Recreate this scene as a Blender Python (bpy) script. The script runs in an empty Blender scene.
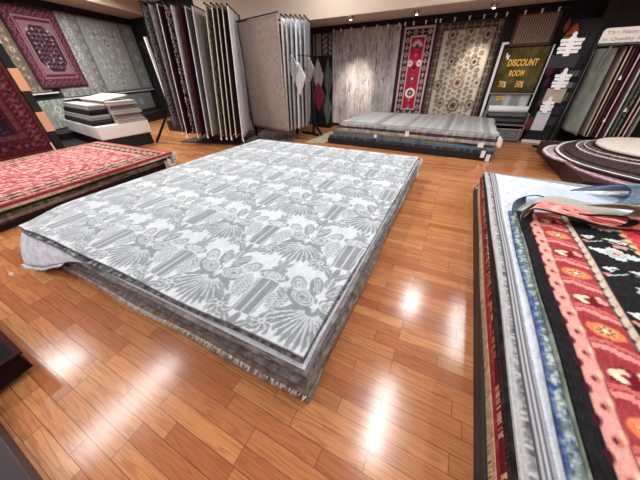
import bpy, math, random
import numpy as np
rnd = random.Random(7)
R = math.radians
scene = bpy.context.scene
COL = scene.collection

# ------------------------------------------------------------------ helpers
def lin(c):
    c = [x / 255.0 for x in c[:3]]
    return tuple((x / 12.92 if x <= 0.04045 else ((x + 0.055) / 1.055) ** 2.4) for x in c)

def tag(o, label=None, cat=None, group=None, kind=None):
    if label: o['label'] = label
    if cat: o['category'] = cat
    if group: o['group'] = group
    if kind: o['kind'] = kind
    return o

def empty(name, loc=(0, 0, 0), rz=0, label=None, cat=None, group=None):
    o = bpy.data.objects.new(name, None)
    COL.objects.link(o)
    o.empty_display_size = 0.1
    o.location = loc
    o.rotation_euler = (0, 0, rz)
    return tag(o, label, cat, group)

def link_mesh(name, me, mat, parent=None):
    o = bpy.data.objects.new(name, me)
    COL.objects.link(o)
    if mat is not None:
        me.materials.append(mat)
    if parent is not None:
        o.parent = parent
    return o

class MB:
    """collects boxes, prisms and tubes, then becomes ONE mesh object"""
    def __init__(s): s.v = []; s.f = []
    def add(s, vs, fs):
        n = len(s.v); s.v += [tuple(map(float, v)) for v in vs]; s.f += [tuple(i + n for i in f) for f in fs]
    def box(s, x0, x1, y0, y1, z0, z1):
        s.add([(x0,y0,z0),(x1,y0,z0),(x1,y1,z0),(x0,y1,z0),(x0,y0,z1),(x1,y0,z1),(x1,y1,z1),(x0,y1,z1)],
              [(3,2,1,0),(4,5,6,7),(0,1,5,4),(1,2,6,5),(2,3,7,6),(3,0,4,7)])
    def hull8(s, p):
        s.add(p, [(3,2,1,0),(4,5,6,7),(0,1,5,4),(1,2,6,5),(2,3,7,6),(3,0,4,7)])
    def bar(s, a, b, w, h=None, n=4, taper=1.0):
        a = np.array(a, float); b = np.array(b, float); d = b - a; d /= np.linalg.norm(d)
        up = np.array([0, 0, 1.0]) if abs(d[2]) < 0.9 else np.array([1.0, 0, 0])
        u = np.cross(d, up); u /= np.linalg.norm(u); t = np.cross(u, d)
        h = h or w; vs = []
        for p, k in ((a, 1), (b, taper)):
            for i in range(n):
                an = 2 * math.pi * (i + 0.5) / n; q = math.sqrt(2) if n == 4 else 1
                vs.append(p + k * q * (u * math.cos(an) * w / 2 + t * math.sin(an) * h / 2))
        fs = [(i, (i + 1) % n, n + (i + 1) % n, n + i) for i in range(n)]
        fs += [tuple(range(n))[::-1], tuple(range(n, 2 * n))]
        s.add(vs, fs)
    def tube(s, pts, r, n=8):
        for a, b in zip(pts[:-1], pts[1:]): s.bar(a, b, 2 * r, n=n)
    def prism(s, poly, z0, z1):
        n = len(poly)
        s.add([(x, y, z0) for x, y in poly] + [(x, y, z1) for x, y in poly],
              [tuple(range(n))[::-1], tuple(range(n, 2 * n))] + [(i, (i+1) % n, n + (i+1) % n, n + i) for i in range(n)])
    def lathe(s, prof, c, n=24):
        vs = []; m = len(prof)
        for i in range(n):
            a = 2 * math.pi * i / n
            for r, z in prof: vs.append((c[0] + r * math.cos(a), c[1] + r * math.sin(a), c[2] + z))
        fs = []
        for i in range(n):
            j = (i + 1) % n
            for k in range(m - 1): fs.append((i*m+k, j*m+k, j*m+k+1, i*m+k+1))
        fs.append(tuple(i * m for i in range(n))[::-1]); fs.append(tuple(i * m + m - 1 for i in range(n)))
        s.add(vs, fs)
    def build(s, name, mat, parent=None, bevel=0, smooth=False):
        me = bpy.data.meshes.new(name); me.from_pydata(s.v, [], s.f); me.update()
        import bmesh
        bm = bmesh.new(); bm.from_mesh(me); bmesh.ops.recalc_face_normals(bm, faces=bm.faces); bm.to_mesh(me); bm.free()
        if smooth: me.polygons.foreach_set('use_smooth', [True] * len(me.polygons))
        o = link_mesh(name, me, mat, parent)
        if bevel:
            b = o.modifiers.new('bevel', 'BEVEL'); b.width = bevel; b.segments = 2; b.limit_method = 'ANGLE'
        return o

def sheet(name, P, th, mat, N=None, col=None, uv=None, parent=None, smooth=True):
    """closed thin slab over the grid of points P[nv,nu,3]; back = P - th*N; colours per grid point"""
    P = np.asarray(P, float); nv, nu = P.shape[:2]
    if N is None:
        du = np.gradient(P, axis=1); dv = np.gradient(P, axis=0)
        N = np.cross(du, dv); N /= (np.linalg.norm(N, axis=2, keepdims=True) + 1e-12)
    else:
        N = np.broadcast_to(np.asarray(N, float), P.shape)
    B = P - th * N
    V = np.concatenate([P.reshape(-1, 3), B.reshape(-1, 3)])
    n = nv * nu
    idx = np.arange(n).reshape(nv, nu)
    q = np.stack([idx[:-1, :-1], idx[:-1, 1:], idx[1:, 1:], idx[1:, :-1]], -1).reshape(-1, 4)
    qb = q[:, ::-1] + n
    loop = np.concatenate([idx[0, :-1], idx[:-1, -1], idx[-1, :0:-1], idx[:0:-1, 0]])
    nx = np.roll(loop, -1)
    qs = np.stack([loop + n, nx + n, nx, loop], -1)
    Q = np.concatenate([q, qb, qs]).astype(np.int32)
    me = bpy.data.meshes.new(name)
    me.vertices.add(len(V)); me.vertices.foreach_set('co', V.ravel())
    me.loops.add(Q.size); me.loops.foreach_set('vertex_index', Q.ravel())
    me.polygons.add(len(Q)); me.polygons.foreach_set('loop_start', np.arange(0, Q.size, 4, dtype=np.int32))
    sm = np.ones(len(Q), bool) if smooth else np.zeros(len(Q), bool); sm[len(q) * 2:] = False
    me.update(calc_edges=True); me.polygons.foreach_set('use_smooth', sm)
    if uv is None:
        U = np.cumsum(np.concatenate([np.zeros((nv, 1)), np.linalg.norm(np.diff(P, axis=1), axis=2)], 1), 1)
        W = np.cumsum(np.concatenate([np.zeros((1, nu)), np.linalg.norm(np.diff(P, axis=0), axis=2)], 0), 0)
        uv = np.stack([U, W], -1)
    uvl = me.uv_layers.new(name='UVMap')
    UVV = np.concatenate([uv.reshape(-1, 2), uv.reshape(-1, 2)])
    uvl.data.foreach_set('uv', UVV[Q.ravel()].ravel())
    if col is not None:
        c = col.reshape(-1, 3) / 255.0
        c = np.where(c <= 0.04045, c / 12.92, ((c + 0.055) / 1.055) ** 2.4)
        c = np.concatenate([c, c]); c = np.concatenate([c, np.ones((len(c), 1))], 1)
        a = me.color_attributes.new('Col', 'FLOAT_COLOR', 'POINT'); a.data.foreach_set('color', c.ravel())
    me.validate()
    return link_mesh(name, me, mat, parent)

def grid(w, h, res):
    nu = max(2, int(w * res) + 1); nv = max(2, int(h * res) + 1)
    return np.meshgrid(np.linspace(0, w, nu), np.linspace(0, h, nv))

# ------------------------------------------------------------------ materials
MC = {}
def new_mat(name):
    m = bpy.data.materials.new(name); m.use_nodes = True
    nt = m.node_tree; b = nt.nodes['Principled BSDF']
    return m, nt, b

def plain(name, c, rough=0.6, metal=0.0, var=0.06, bump=0.0, scale=30):
    if name in MC: return MC[name]
    m, nt, b = new_mat(name)
    n = nt.nodes.new('ShaderNodeTexNoise'); n.inputs['Scale'].default_value = scale; n.inputs['Detail'].default_value = 3
    t = nt.nodes.new('ShaderNodeTexCoord'); nt.links.new(t.outputs['Object'], n.inputs['Vector'])
    r = nt.nodes.new('ShaderNodeValToRGB')
    l = lin(c); r.color_ramp.elements[0].color = (*[x * (1 - var) for x in l], 1); r.color_ramp.elements[1].color = (*[min(1, x * (1 + var)) for x in l], 1)
    nt.links.new(n.outputs['Fac'], r.inputs['Fac']); nt.links.new(r.outputs['Color'], b.inputs['Base Color'])
    b.inputs['Roughness'].default_value = rough; b.inputs['Metallic'].default_value = metal
    if bump:
        bp = nt.nodes.new('ShaderNodeBump'); bp.inputs['Strength'].default_value = bump; bp.inputs['Distance'].default_value = 0.01
        nt.links.new(n.outputs['Fac'], bp.inputs['Height']); nt.links.new(bp.outputs['Normal'], b.inputs['Normal'])
    MC[name] = m
    return m

def pile(nt, b, colsock, scale=220, strength=0.35, var=0.16):
    """common woven finish: fine value variation, bump, no shine"""
    uv = nt.nodes.new('ShaderNodeTexCoord')
    n = nt.nodes.new('ShaderNodeTexNoise'); n.inputs['Scale'].default_value = scale; n.inputs['Detail'].default_value = 2
    nt.links.new(uv.outputs['UV'], n.inputs['Vector'])
    mr = nt.nodes.new('ShaderNodeMapRange'); mr.inputs['To Min'].default_value = 1 - var; mr.inputs['To Max'].default_value = 1 + var
    mr.inputs['From Min'].default_value = 0.3; mr.inputs['From Max'].default_value = 0.7
    nt.links.new(n.outputs['Fac'], mr.inputs['Value'])
    mx = nt.nodes.new('ShaderNodeVectorMath'); mx.operation = 'SCALE'
    nt.links.new(colsock, mx.inputs[0]); nt.links.new(mr.outputs['Result'], mx.inputs['Scale'])
    nt.links.new(mx.outputs['Vector'], b.inputs['Base Color'])
    bp = nt.nodes.new('ShaderNodeBump'); bp.inputs['Strength'].default_value = strength; bp.inputs['Distance'].default_value = 0.004
    nt.links.new(n.outputs['Fac'], bp.inputs['Height']); nt.links.new(bp.outputs['Normal'], b.inputs['Normal'])
    b.inputs['Roughness'].default_value = 0.92
    b.inputs['Specular IOR Level'].default_value = 0.2

def woven(name='woven_pattern', scale=150, sheen=0.0):
    if name in MC: return MC[name]
    m, nt, b = new_mat(name)
    a = nt.nodes.new('ShaderNodeAttribute'); a.attribute_name = 'Col'
    pile(nt, b, a.outputs['Color'], scale)
    b.inputs['Sheen Weight'].default_value = sheen; b.inputs['Sheen Roughness'].default_value = .45
    MC[name] = m
    return m

def ramp(nt, sock, stops, const=False):
    r = nt.nodes.new('ShaderNodeValToRGB'); cr = r.color_ramp
    if const: cr.interpolation = 'CONSTANT'
    while len(cr.elements) < len(stops): cr.elements.new(0.5)
    for e, (p, c) in zip(cr.elements, stops): e.position = p; e.color = (*lin(c), 1)
    nt.links.new(sock, r.inputs['Fac'])
    return r.outputs['Color']

def mottled(name, cols, scale=4, detail=5, squash=(1, 1)):
    if name in MC: return MC[name]
    m, nt, b = new_mat(name)
    t = nt.nodes.new('ShaderNodeTexCoord'); mp = nt.nodes.new('ShaderNodeMapping')
    mp.inputs['Scale'].default_value = (squash[0], squash[1], 1)
    nt.links.new(t.outputs['UV'], mp.inputs['Vector'])
    n = nt.nodes.new('ShaderNodeTexNoise'); n.inputs['Scale'].default_value = scale; n.inputs['Detail'].default_value = detail; n.inputs['Roughness'].default_value = 0.65
    nt.links.new(mp.outputs['Vector'], n.inputs['Vector'])
    k = len(cols); st = [(0.34 + 0.32 * i / max(1, k - 1), c) for i, c in enumerate(cols)]
    pile(nt, b, ramp(nt, n.outputs['Fac'], st))
    MC[name] = m
    return m

def floral(name, cols, scale=7):
    """cell pattern like a small all-over rug motif"""
    if name in MC: return MC[name]
    m, nt, b = new_mat(name)
    t = nt.nodes.new('ShaderNodeTexCoord')
    n = nt.nodes.new('ShaderNodeTexNoise'); n.inputs['Scale'].default_value = scale * 1.7
    nt.links.new(t.outputs['UV'], n.inputs['Vector'])
    mix = nt.nodes.new('ShaderNodeMix'); mix.data_type = 'VECTOR'; mix.inputs[0].default_value = 0.07
    nt.links.new(t.outputs['UV'], mix.inputs[4]); nt.links.new(n.outputs['Color'], mix.inputs[5])
    v = nt.nodes.new('ShaderNodeTexVoronoi'); v.inputs['Scale'].default_value = scale; v.inputs['Randomness'].default_value = 0.55
    nt.links.new(mix.outputs[1], v.inputs['Vector'])
    k = len(cols)
    st = [(0.0 if i == 0 else 0.08 + 0.62 * i / k, c) for i, c in enumerate(cols)]
    pile(nt, b, ramp(nt, v.outputs['Distance'], st, True))
    MC[name] = m
    return m

def striped(name, cols, freq=6, axis='X', soft=0.4):
    if name in MC: return MC[name]
    m, nt, b = new_mat(name)
    t = nt.nodes.new('ShaderNodeTexCoord')
    w = nt.nodes.new('ShaderNodeTexWave'); w.bands_direction = axis; w.inputs['Scale'].default_value = freq
    w.inputs['Distortion'].default_value = soft; w.inputs['Detail'].default_value = 3
    nt.links.new(t.outputs['UV'], w.inputs['Vector'])
    k = len(cols)
    pile(nt, b, ramp(nt, w.outputs['Fac'], [(i / max(1, k - 1), c) for i, c in enumerate(cols)]))
    MC[name] = m
    return m

def emit(name, c, s):
    if name in MC: return MC[name]
    m, nt, b = new_mat(name)
    b.inputs['Base Color'].default_value = (*lin(c), 1)
    b.inputs['Emission Color'].default_value = (*lin(c), 1); b.inputs['Emission Strength'].default_value = s
    MC[name] = m
    return m

def wood_floor():
    m, nt, b = new_mat('oak_floor')
    N = nt.nodes.new; L = nt.links.new
    t = N('ShaderNodeTexCoord')
    br = N('ShaderNodeTexBrick'); L(t.outputs['Object'], br.inputs['Vector'])
    br.inputs['Scale'].default_value = 1.0; br.inputs['Brick Width'].default_value = 0.58; br.inputs['Row Height'].default_value = 0.0875
    br.inputs['Mortar Size'].default_value = 0.0015; br.inputs['Mortar Smooth'].default_value = 0.2; br.inputs['Bias'].default_value = 0.0
    br.offset = 0.37; br.offset_frequency = 3; br.squash = 0.72; br.squash_frequency = 4
    br.inputs['Color1'].default_value = (0, 0, 0, 1); br.inputs['Color2'].default_value = (1, 1, 1, 1); br.inputs['Mortar'].default_value = (0.5, 0.5, 0.5, 1)
    base = ramp(nt, br.outputs['Color'], [(0.0, (166, 100, 62)), (0.3, (184, 118, 74)), (0.75, (194, 130, 82)), (1.0, (204, 142, 92))])
    # grain: noise stretched along the boards, shifted per board
    mp = N('ShaderNodeMapping'); mp.inputs['Scale'].default_value = (0.8, 13, 1)
    sh = N('ShaderNodeVectorMath'); sh.operation = 'MULTIPLY_ADD'
    L(br.outputs['Color'], sh.inputs[0]); sh.inputs[1].default_value = (31, 17, 5); L(t.outputs['Object'], sh.inputs[2])
    L(sh.outputs['Vector'], mp.inputs['Vector'])
    n1 = N('ShaderNodeTexNoise'); n1.inputs['Scale'].default_value = 1.6; n1.inputs['Detail'].default_value = 2.0; L(mp.outputs['Vector'], n1.inputs['Vector'])
    mul = N('ShaderNodeMath'); mul.operation = 'MULTIPLY'; mul.inputs[1].default_value = 44; L(n1.outputs['Fac'], mul.inputs[0])
    sn = N('ShaderNodeMath'); sn.operation = 'SINE'; L(mul.outputs[0], sn.inputs[0])
    g1 = N('ShaderNodeMapRange'); g1.inputs['From Min'].default_value = 0.1; g1.inputs['From Max'].default_value = 1; g1.inputs['To Min'].default_value = 0; g1.inputs['To Max'].default_value = 1
    L(sn.outputs[0], g1.inputs['Value'])
    n2 = N('ShaderNodeTexNoise'); n2.inputs['Scale'].default_value = 9; n2.inputs['Detail'].default_value = 4
    mp2 = N('ShaderNodeMapping'); mp2.inputs['Scale'].default_value = (1.2, 34, 1); L(sh.outputs['Vector'], mp2.inputs['Vector']); L(mp2.outputs['Vector'], n2.inputs['Vector'])
    g2 = N('ShaderNodeMapRange'); g2.inputs['From Min'].default_value = 0.35; g2.inputs['From Max'].default_value = 0.7; g2.inputs['To Min'].default_value = 1.07; g2.inputs['To Max'].default_value = 0.80
    L(n2.outputs['Fac'], g2.inputs['Value'])
    gm = N('ShaderNodeMath'); gm.operation = 'MULTIPLY'; gm.inputs[1].default_value = 0.42; L(g1.outputs['Result'], gm.inputs[0])
    mx = N('ShaderNodeMix'); mx.data_type = 'RGBA'; L(gm.outputs[0], mx.inputs[0]); L(base, mx.inputs[6]); mx.inputs[7].default_value = (*lin((138, 76, 38)), 1)
    sc = N('ShaderNodeVectorMath'); sc.operation = 'SCALE'; L(mx.outputs[2], sc.inputs[0]); L(g2.outputs['Result'], sc.inputs['Scale'])
    mo = N('ShaderNodeMix'); mo.data_type = 'RGBA'; L(br.outputs['Fac'], mo.inputs[0]); L(sc.outputs['Vector'], mo.inputs[6]); mo.inputs[7].default_value = (*lin((70, 36, 18)), 1)
    L(mo.outputs[2], b.inputs['Base Color'])
    n3 = N('ShaderNodeTexNoise'); n3.inputs['Scale'].default_value = 2.2; n3.inputs['Detail'].default_value = 2; L(t.outputs['Object'], n3.inputs['Vector'])
    rr = N('ShaderNodeMapRange'); rr.inputs['To Min'].default_value = 0.13; rr.inputs['To Max'].default_value = 0.24; L(n3.outputs['Fac'], rr.inputs['Value'])
    L(rr.outputs['Result'], b.inputs['Roughness'])
    b.inputs['Specular IOR Level'].default_value = 0.55
    hs = N('ShaderNodeMath'); hs.operation = 'MULTIPLY_ADD'; hs.inputs[1].default_value = -1.0
    L(br.outputs['Fac'], hs.inputs[0]); 
    g3 = N('ShaderNodeMath'); g3.operation = 'MULTIPLY'; g3.inputs[1].default_value = 0.15; L(n2.outputs['Fac'], g3.inputs[0]); L(g3.outputs[0], hs.inputs[2])
    bp = N('ShaderNodeBump'); bp.inputs['Strength'].default_value = 0.25; bp.inputs['Distance'].default_value = 0.002
    L(hs.outputs[0], bp.inputs['Height']); L(bp.outputs['Normal'], b.inputs['Normal'])
    return m

WOV = woven(); WOVS = woven('woven_silky', 150, .55)
BLACK = plain('black_paint', (20, 18, 19), 0.7)
BASEBLK = plain('black_platform', (16, 14, 15), 0.55)
STEEL = plain('black_steel', (26, 25, 27), 0.4, 0.6)
CHROME = plain('chrome', (190, 190, 195), 0.25, 0.9)
WHITE = plain('white_paint', (235, 232, 228), 0.5)
TAGM = plain('tag_card', (240, 238, 236), 0.6)
BEIGE = plain('beige_wall', (196, 176, 158), 0.85, var=0.03)
CREAM = plain('cream_wall', (236, 214, 190), 0.85, var=0.03)
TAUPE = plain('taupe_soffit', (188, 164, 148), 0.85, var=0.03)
MARB = plain('brown_base', (52, 26, 26), 0.5)

# ------------------------------------------------------------------ pattern canvas (colours of the weave, per grid point)
class Canvas:
    def __init__(s, w, h, res, bg, noise=0):
        s.w, s.h, s.res = w, h, res
        s.nu = int(w * res) + 1; s.nv = int(h * res) + 1
        s.a = np.empty((s.nv, s.nu, 3)); s.a[:] = bg
        s.rng = np.random.RandomState(3)
    def _win(s, x0, x1, y0, y1):
        i0 = max(0, int(x0 * s.res) - 1); i1 = min(s.nu, int(x1 * s.res) + 2)
        j0 = max(0, int(y0 * s.res) - 1); j1 = min(s.nv, int(y1 * s.res) + 2)
        if i0 >= i1 or j0 >= j1: return None
        X, Y = np.meshgrid(np.arange(i0, i1) / s.res, np.arange(j0, j1) / s.res)
        return i0, i1, j0, j1, X, Y
    def put(s, win, m, c):
        i0, i1, j0, j1 = win[:4]; m = np.clip(m, 0, 1)[..., None]
        s.a[j0:j1, i0:i1] = s.a[j0:j1, i0:i1] * (1 - m) + np.array(c, float) * m
    def ell(s, cx, cy, a, b, c, rot=0.0):
        r = max(a, b); w = s._win(cx - r, cx + r, cy - r, cy + r)
        if not w: return
        X, Y = w[4] - cx, w[5] - cy; co, si = math.cos(rot), math.sin(rot)
        d = np.sqrt(((X * co + Y * si) / a) ** 2 + ((-X * si + Y * co) / b) ** 2)
        s.put(w, (1 - d) * min(a, b) * s.res + 0.5, c)
    def ring(s, cx, cy, a, b, t, c, rot=0.0):
        r = max(a, b) + t; w = s._win(cx - r, cx + r, cy - r, cy + r)
        if not w: return
        X, Y = w[4] - cx, w[5] - cy; co, si = math.cos(rot), math.sin(rot)
        d = np.sqrt(((X * co + Y * si) / a) ** 2 + ((-X * si + Y * co) / b) ** 2)
        s.put(w, (t / 2 - abs(1 - d) * min(a, b)) * s.res + 0.5, c)
    def rect(s, x0, x1, y0, y1, c):
        w = s._win(x0, x1, y0, y1)
        if not w: return
        X, Y = w[4], w[5]
        m = np.minimum(np.minimum(X - x0, x1 - X), np.minimum(Y - y0, y1 - Y)) * s.res + 0.5
        s.put(w, m, c)
    def line(s, pts, t, c):
        for (x0, y0), (x1, y1) in zip(pts[:-1], pts[1:]):
            w = s._win(min(x0, x1) - t, max(x0, x1) + t, min(y0, y1) - t, max(y0, y1) + t)
            if not w: continue
            dx, dy = x1 - x0, y1 - y0; L = dx * dx + dy * dy + 1e-12
            u = np.clip(((w[4] - x0) * dx + (w[5] - y0) * dy) / L, 0, 1)
            d = np.hypot(w[4] - x0 - u * dx, w[5] - y0 - u * dy)
            s.put(w, (t / 2 - d) * s.res + 0.5, c)
    def poly(s, pts, c):
        xs = [p[0] for p in pts]; ys = [p[1] for p in pts]
        w = s._win(min(xs), max(xs), min(ys), max(ys))
        if not w: return
        X, Y = w[4], w[5]; ins = np.zeros(X.shape, bool); n = len(pts)
        for i in range(n):
            x0, y0 = pts[i]; x1, y1 = pts[(i + 1) % n]
            if y0 == y1: continue
            k = (y0 > Y) != (y1 > Y)
            ins ^= k & (X < (x1 - x0) * (Y - y0) / (y1 - y0) + x0)
        s.put(w, ins.astype(float), c)
    def star(s, cx, cy, r, n, inner, c, rot=0.0, sx=1.0):
        p = []
        for i in range(2 * n):
            a = rot + math.pi * i / n; q = r if i % 2 == 0 else r * inner
            p.append((cx + q * math.cos(a) * sx, cy + q * math.sin(a)))
        s.poly(p, c)
    def petals(s, cx, cy, r, n, c, wid=0.35, rot=0.0, sx=1.0):
        for i in range(n):
            a = rot + 2 * math.pi * i / n
            s.ell(cx + 0.55 * r * math.cos(a) * sx, cy + 0.55 * r * math.sin(a), 0.45 * r, wid * r, c, a)
    def rosette(s, cx, cy, r, cols, n=8, sx=1.0):
        s.petals(cx, cy, r, n, cols[0], 0.3, sx=sx); s.ell(cx, cy, r * .55 * sx, r * .55, cols[1 % len(cols)]); s.ell(cx, cy, r * .28 * sx, r * .28, cols[2 % len(cols)])
    def speckle(s, amp, sx=1, sy=1, seed=0):
        g = np.random.RandomState(seed).rand(s.nv // sy + 2, s.nu // sx + 2)
        jj = np.arange(s.nv) / sy; ii = np.arange(s.nu) / sx
        j0 = jj.astype(int); i0 = ii.astype(int); fj = (jj - j0)[:, None]; fi = (ii - i0)[None]
        f = g[j0][:, i0] * (1 - fj) * (1 - fi) + g[j0 + 1][:, i0] * fj * (1 - fi) + g[j0][:, i0 + 1] * (1 - fj) * fi + g[j0 + 1][:, i0 + 1] * fj * fi
        s.a += (f[..., None] - 0.5) * 2 * amp
        s.a = np.clip(s.a, 4, 250)

def borders(C, specs):
    """concentric bands from the edge in: (width, colour, motif or None)"""
    d = 0
    for wd, c, mot in specs:
        x0, x1, y0, y1 = d, C.w - d, d, C.h - d
        C.rect(x0, x1, y0, y0 + wd, c); C.rect(x0, x1, y1 - wd, y1, c); C.rect(x0, x0 + wd, y0, y1, c); C.rect(x1 - wd, x1, y0, y1, c)
        if mot:
            cols, per = mot; m = d + wd / 2
            for (ax, ay, bx, by) in ((m, m, C.w - m, m), (m, C.h - m, C.w - m, C.h - m), (m, m, m, C.h - m), (C.w - m, m, C.w - m, C.h - m)):
                L = math.hypot(bx - ax, by - ay); k = max(1, round(L / per))
                for i in range(k + 1):
                    px, py = ax + (bx - ax) * i / k, ay + (by - ay) * i / k
                    if i % 2: C.rosette(px, py, wd * .42, cols, 6)
                    else: C.star(px, py, wd * .42, 4, .5, cols[0]); C.ell(px, py, wd * .16, wd * .16, cols[1 % len(cols)])
                    if i < k:
                        qx, qy = ax + (bx - ax) * (i + .5) / k, ay + (by - ay) * (i + .5) / k
                        C.ell(qx, qy, wd * .12, wd * .12, cols[-1])
        d += wd
    return d

def scatter(C, x0, x1, y0, y1, per, sets, seed=1, sz=0.4, vine=None):
    """mirror-symmetric field of rosettes, leaves and vines"""
    rr = random.Random(seed); cx = (x0 + x1) / 2
    nx = max(1, int((cx - x0) / per)); ny = max(1, int((y1 - y0) / per))
    dx = (cx - x0) / nx; dy = (y1 - y0) / ny
    for j in range(ny):
        for i in range(nx + 1):
            px = cx - i * dx; py = y0 + (j + .5 + (.5 if i % 2 else 0)) * dy
            if py > y1 - .2 * dy or px < x0 + .2 * dx: continue
            cols = sets[(i * 3 + j * 2) % len(sets)]; k = rr.choice([0, 1, 1, 2]); r = sz * min(dx, dy) * rr.uniform(.7, 1.15)
            if vine:
                w = []
                for q in range(9):
                    w.append((px + dx * q / 8 * .95, py + .3 * dy * math.sin(q / 8 * 2 * math.pi)))
                for mir in (1, -1):
                    C.line([(cx + mir * (a - cx), b) for a, b in w if x0 < a < x1], per * .05, vine)
            for mir in ((1, -1) if i else (1,)):
                qx = cx + mir * (px - cx)
                if k == 0: C.star(qx, py, r, 4, .5, cols[0]); C.ell(qx, py, r * .35, r * .35, cols[1])
                elif k == 1: C.rosette(qx, py, r, cols, 8)
                else:
                    for a in (.6, 2.5, -.6, -2.5): C.ell(qx + r * .6 * math.cos(a), py + r * .6 * math.sin(a), r * .45, r * .2, cols[0], a)
                    C.ell(qx, py, r * .3, r * .3, cols[1])

def flat_rug(name, C, org, ux, uy, th, mat=WOV, N=None, wave=None, parent=None):
    """canvas laid on a plane: point = org + ux*u + uy*v (+wave along normal)"""
    U, V = np.meshgrid(np.linspace(0, C.w, C.nu), np.linspace(0, C.h, C.nv))
    ux = np.array(ux, float); uy = np.array(uy, float); n = np.cross(ux, uy)
    P = np.array(org, float) + U[..., None] * ux + V[..., None] * uy
    if wave is not None: P = P + wave(U, V)[..., None] * n
    return sheet(name, P, th, mat, N=n, col=C.a, uv=np.stack([U, V], -1), parent=parent)

def fringe(parent, a, b, down, length, n, mat, jit=0.4, w=0.006, seed=0, name='fringe', floorz=None):
    rr = random.Random(seed); m = MB(); a = np.array(a, float); b = np.array(b, float); down = np.array(down, float)
    t = (b - a) / np.linalg.norm(b - a)
    for i in range(n):
        p = a + (b - a) * (i + rr.random()) / n; l = length * rr.uniform(.6, 1.1)
        q = p + down * l + t * rr.uniform(-jit, jit) * l
        if floorz is not None: q[2] = max(q[2], floorz)
        m.bar(p, q, w, w * .5, 4, .5)
    o = m.build(name, mat, parent); o['kind'] = 'stuff'
    return o

# ------------------------------------------------------------------ camera
cam_d = bpy.data.cameras.new('camera'); cam = bpy.data.objects.new('camera', cam_d); COL.objects.link(cam)
cam_d.sensor_fit = 'HORIZONTAL'; cam_d.sensor_width = 36; cam_d.lens = 244.0 / 640 * 36; cam_d.clip_start = 0.05
from mathutils import Matrix
cam.matrix_world = Matrix(((0.89161052, -0.24033377, 0.3837582, 0), (0.45190191, 0.52574209, -0.72068017, 0), (-0.02855406, 0.81598709, 0.57736447, 1.6), (0, 0, 0, 1)))
scene.camera = cam

# ------------------------------------------------------------------ the room
CEIL = 3.7; YB = 8.1
def wx(y): return -11.16 - 0.399 * (y - 4.81)      # left wall's line
m = MB(); m.prism([(wx(-4) - .3, -4.2), (6.3, -4.2), (6.3, YB + .3), (wx(YB) - .3, YB + .3)], -0.1, 0); fl = m.build('floor', wood_floor()); tag(fl, kind='structure')
m = MB(); m.prism([(wx(-4) - .3, -4.2), (6.3, -4.2), (6.3, YB + .3), (wx(YB) - .3, YB + .3)], CEIL, CEIL + .1); tag(m.build('ceiling', plain('ceiling_white', (222, 208, 196), .9)), kind='structure')
m = MB(); m.box(wx(YB) - .3, 6.3, YB, YB + .15, 0, CEIL); tag(m.build('wall_back', plain('wall_black', (17, 15, 16), .8)), kind='structure')
m = MB(); m.prism([(wx(-4), -4.0), (wx(YB), YB), (wx(YB) - .15, YB), (wx(-4) - .15, -4.0)], 0, CEIL); tag(m.build('wall_left', plain('wall_black', (17, 15, 16), .8)), kind='structure')
m = MB(); m.box(6.15, 6.3, -4.0, YB, 0, CEIL); tag(m.build('wall_right', BEIGE), kind='structure')
m = MB(); m.box(wx(-4) - .15, 6.15, -4.15, -4.0, 0, CEIL); tag(m.build('wall_front', BEIGE), kind='structure')
# dropped soffits over the back and the left wall (cream front, taupe underside)
m = MB(); m.box(-7.4, 6.14, 6.86, 6.90, 2.53, CEIL - .002); m.box(-7.44, -7.4, 6.86, YB - .002, 2.53, CEIL - .002); tag(m.build('trim_1', BEIGE), kind='structure')
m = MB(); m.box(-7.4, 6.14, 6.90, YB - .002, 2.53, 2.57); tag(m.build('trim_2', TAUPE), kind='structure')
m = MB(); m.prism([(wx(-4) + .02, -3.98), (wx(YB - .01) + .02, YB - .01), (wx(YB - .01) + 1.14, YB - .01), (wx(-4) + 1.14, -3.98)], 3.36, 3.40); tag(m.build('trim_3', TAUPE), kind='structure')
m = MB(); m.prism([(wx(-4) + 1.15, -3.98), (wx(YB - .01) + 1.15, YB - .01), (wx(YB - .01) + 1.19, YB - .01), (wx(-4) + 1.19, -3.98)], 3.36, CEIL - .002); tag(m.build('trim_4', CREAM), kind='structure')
# dark column on the back wall beside the sample tower
m = MB(); m.box(1.98, 2.16, 7.94, YB - .002, 0, 2.52); m.box(2.16, 3.6, 8.04, YB - .002, 1.9, 2.52); tag(m.build('trim_5', plain('column_grey', (44, 44, 48), .6)), kind='structure')

# ------------------------------------------------------------------ stacks of rugs
def smooth(t): t = np.clip(t, 0, 1); return t * t * (3 - 2 * t)
def quad(c, nu, nv, C=None):
    """bilinear patch over corners NL, NR, FR, FL"""
    s, t = np.meshgrid(np.linspace(0, 1, nu), np.linspace(0, 1, nv))
    NL, NR, FR, FL = [np.array(p, float) for p in c]
    return (NL * ((1-s)*(1-t))[..., None] + NR * (s*(1-t))[..., None] + FR * (s*t)[..., None] + FL * ((1-s)*t)[..., None]), s, t

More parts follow.
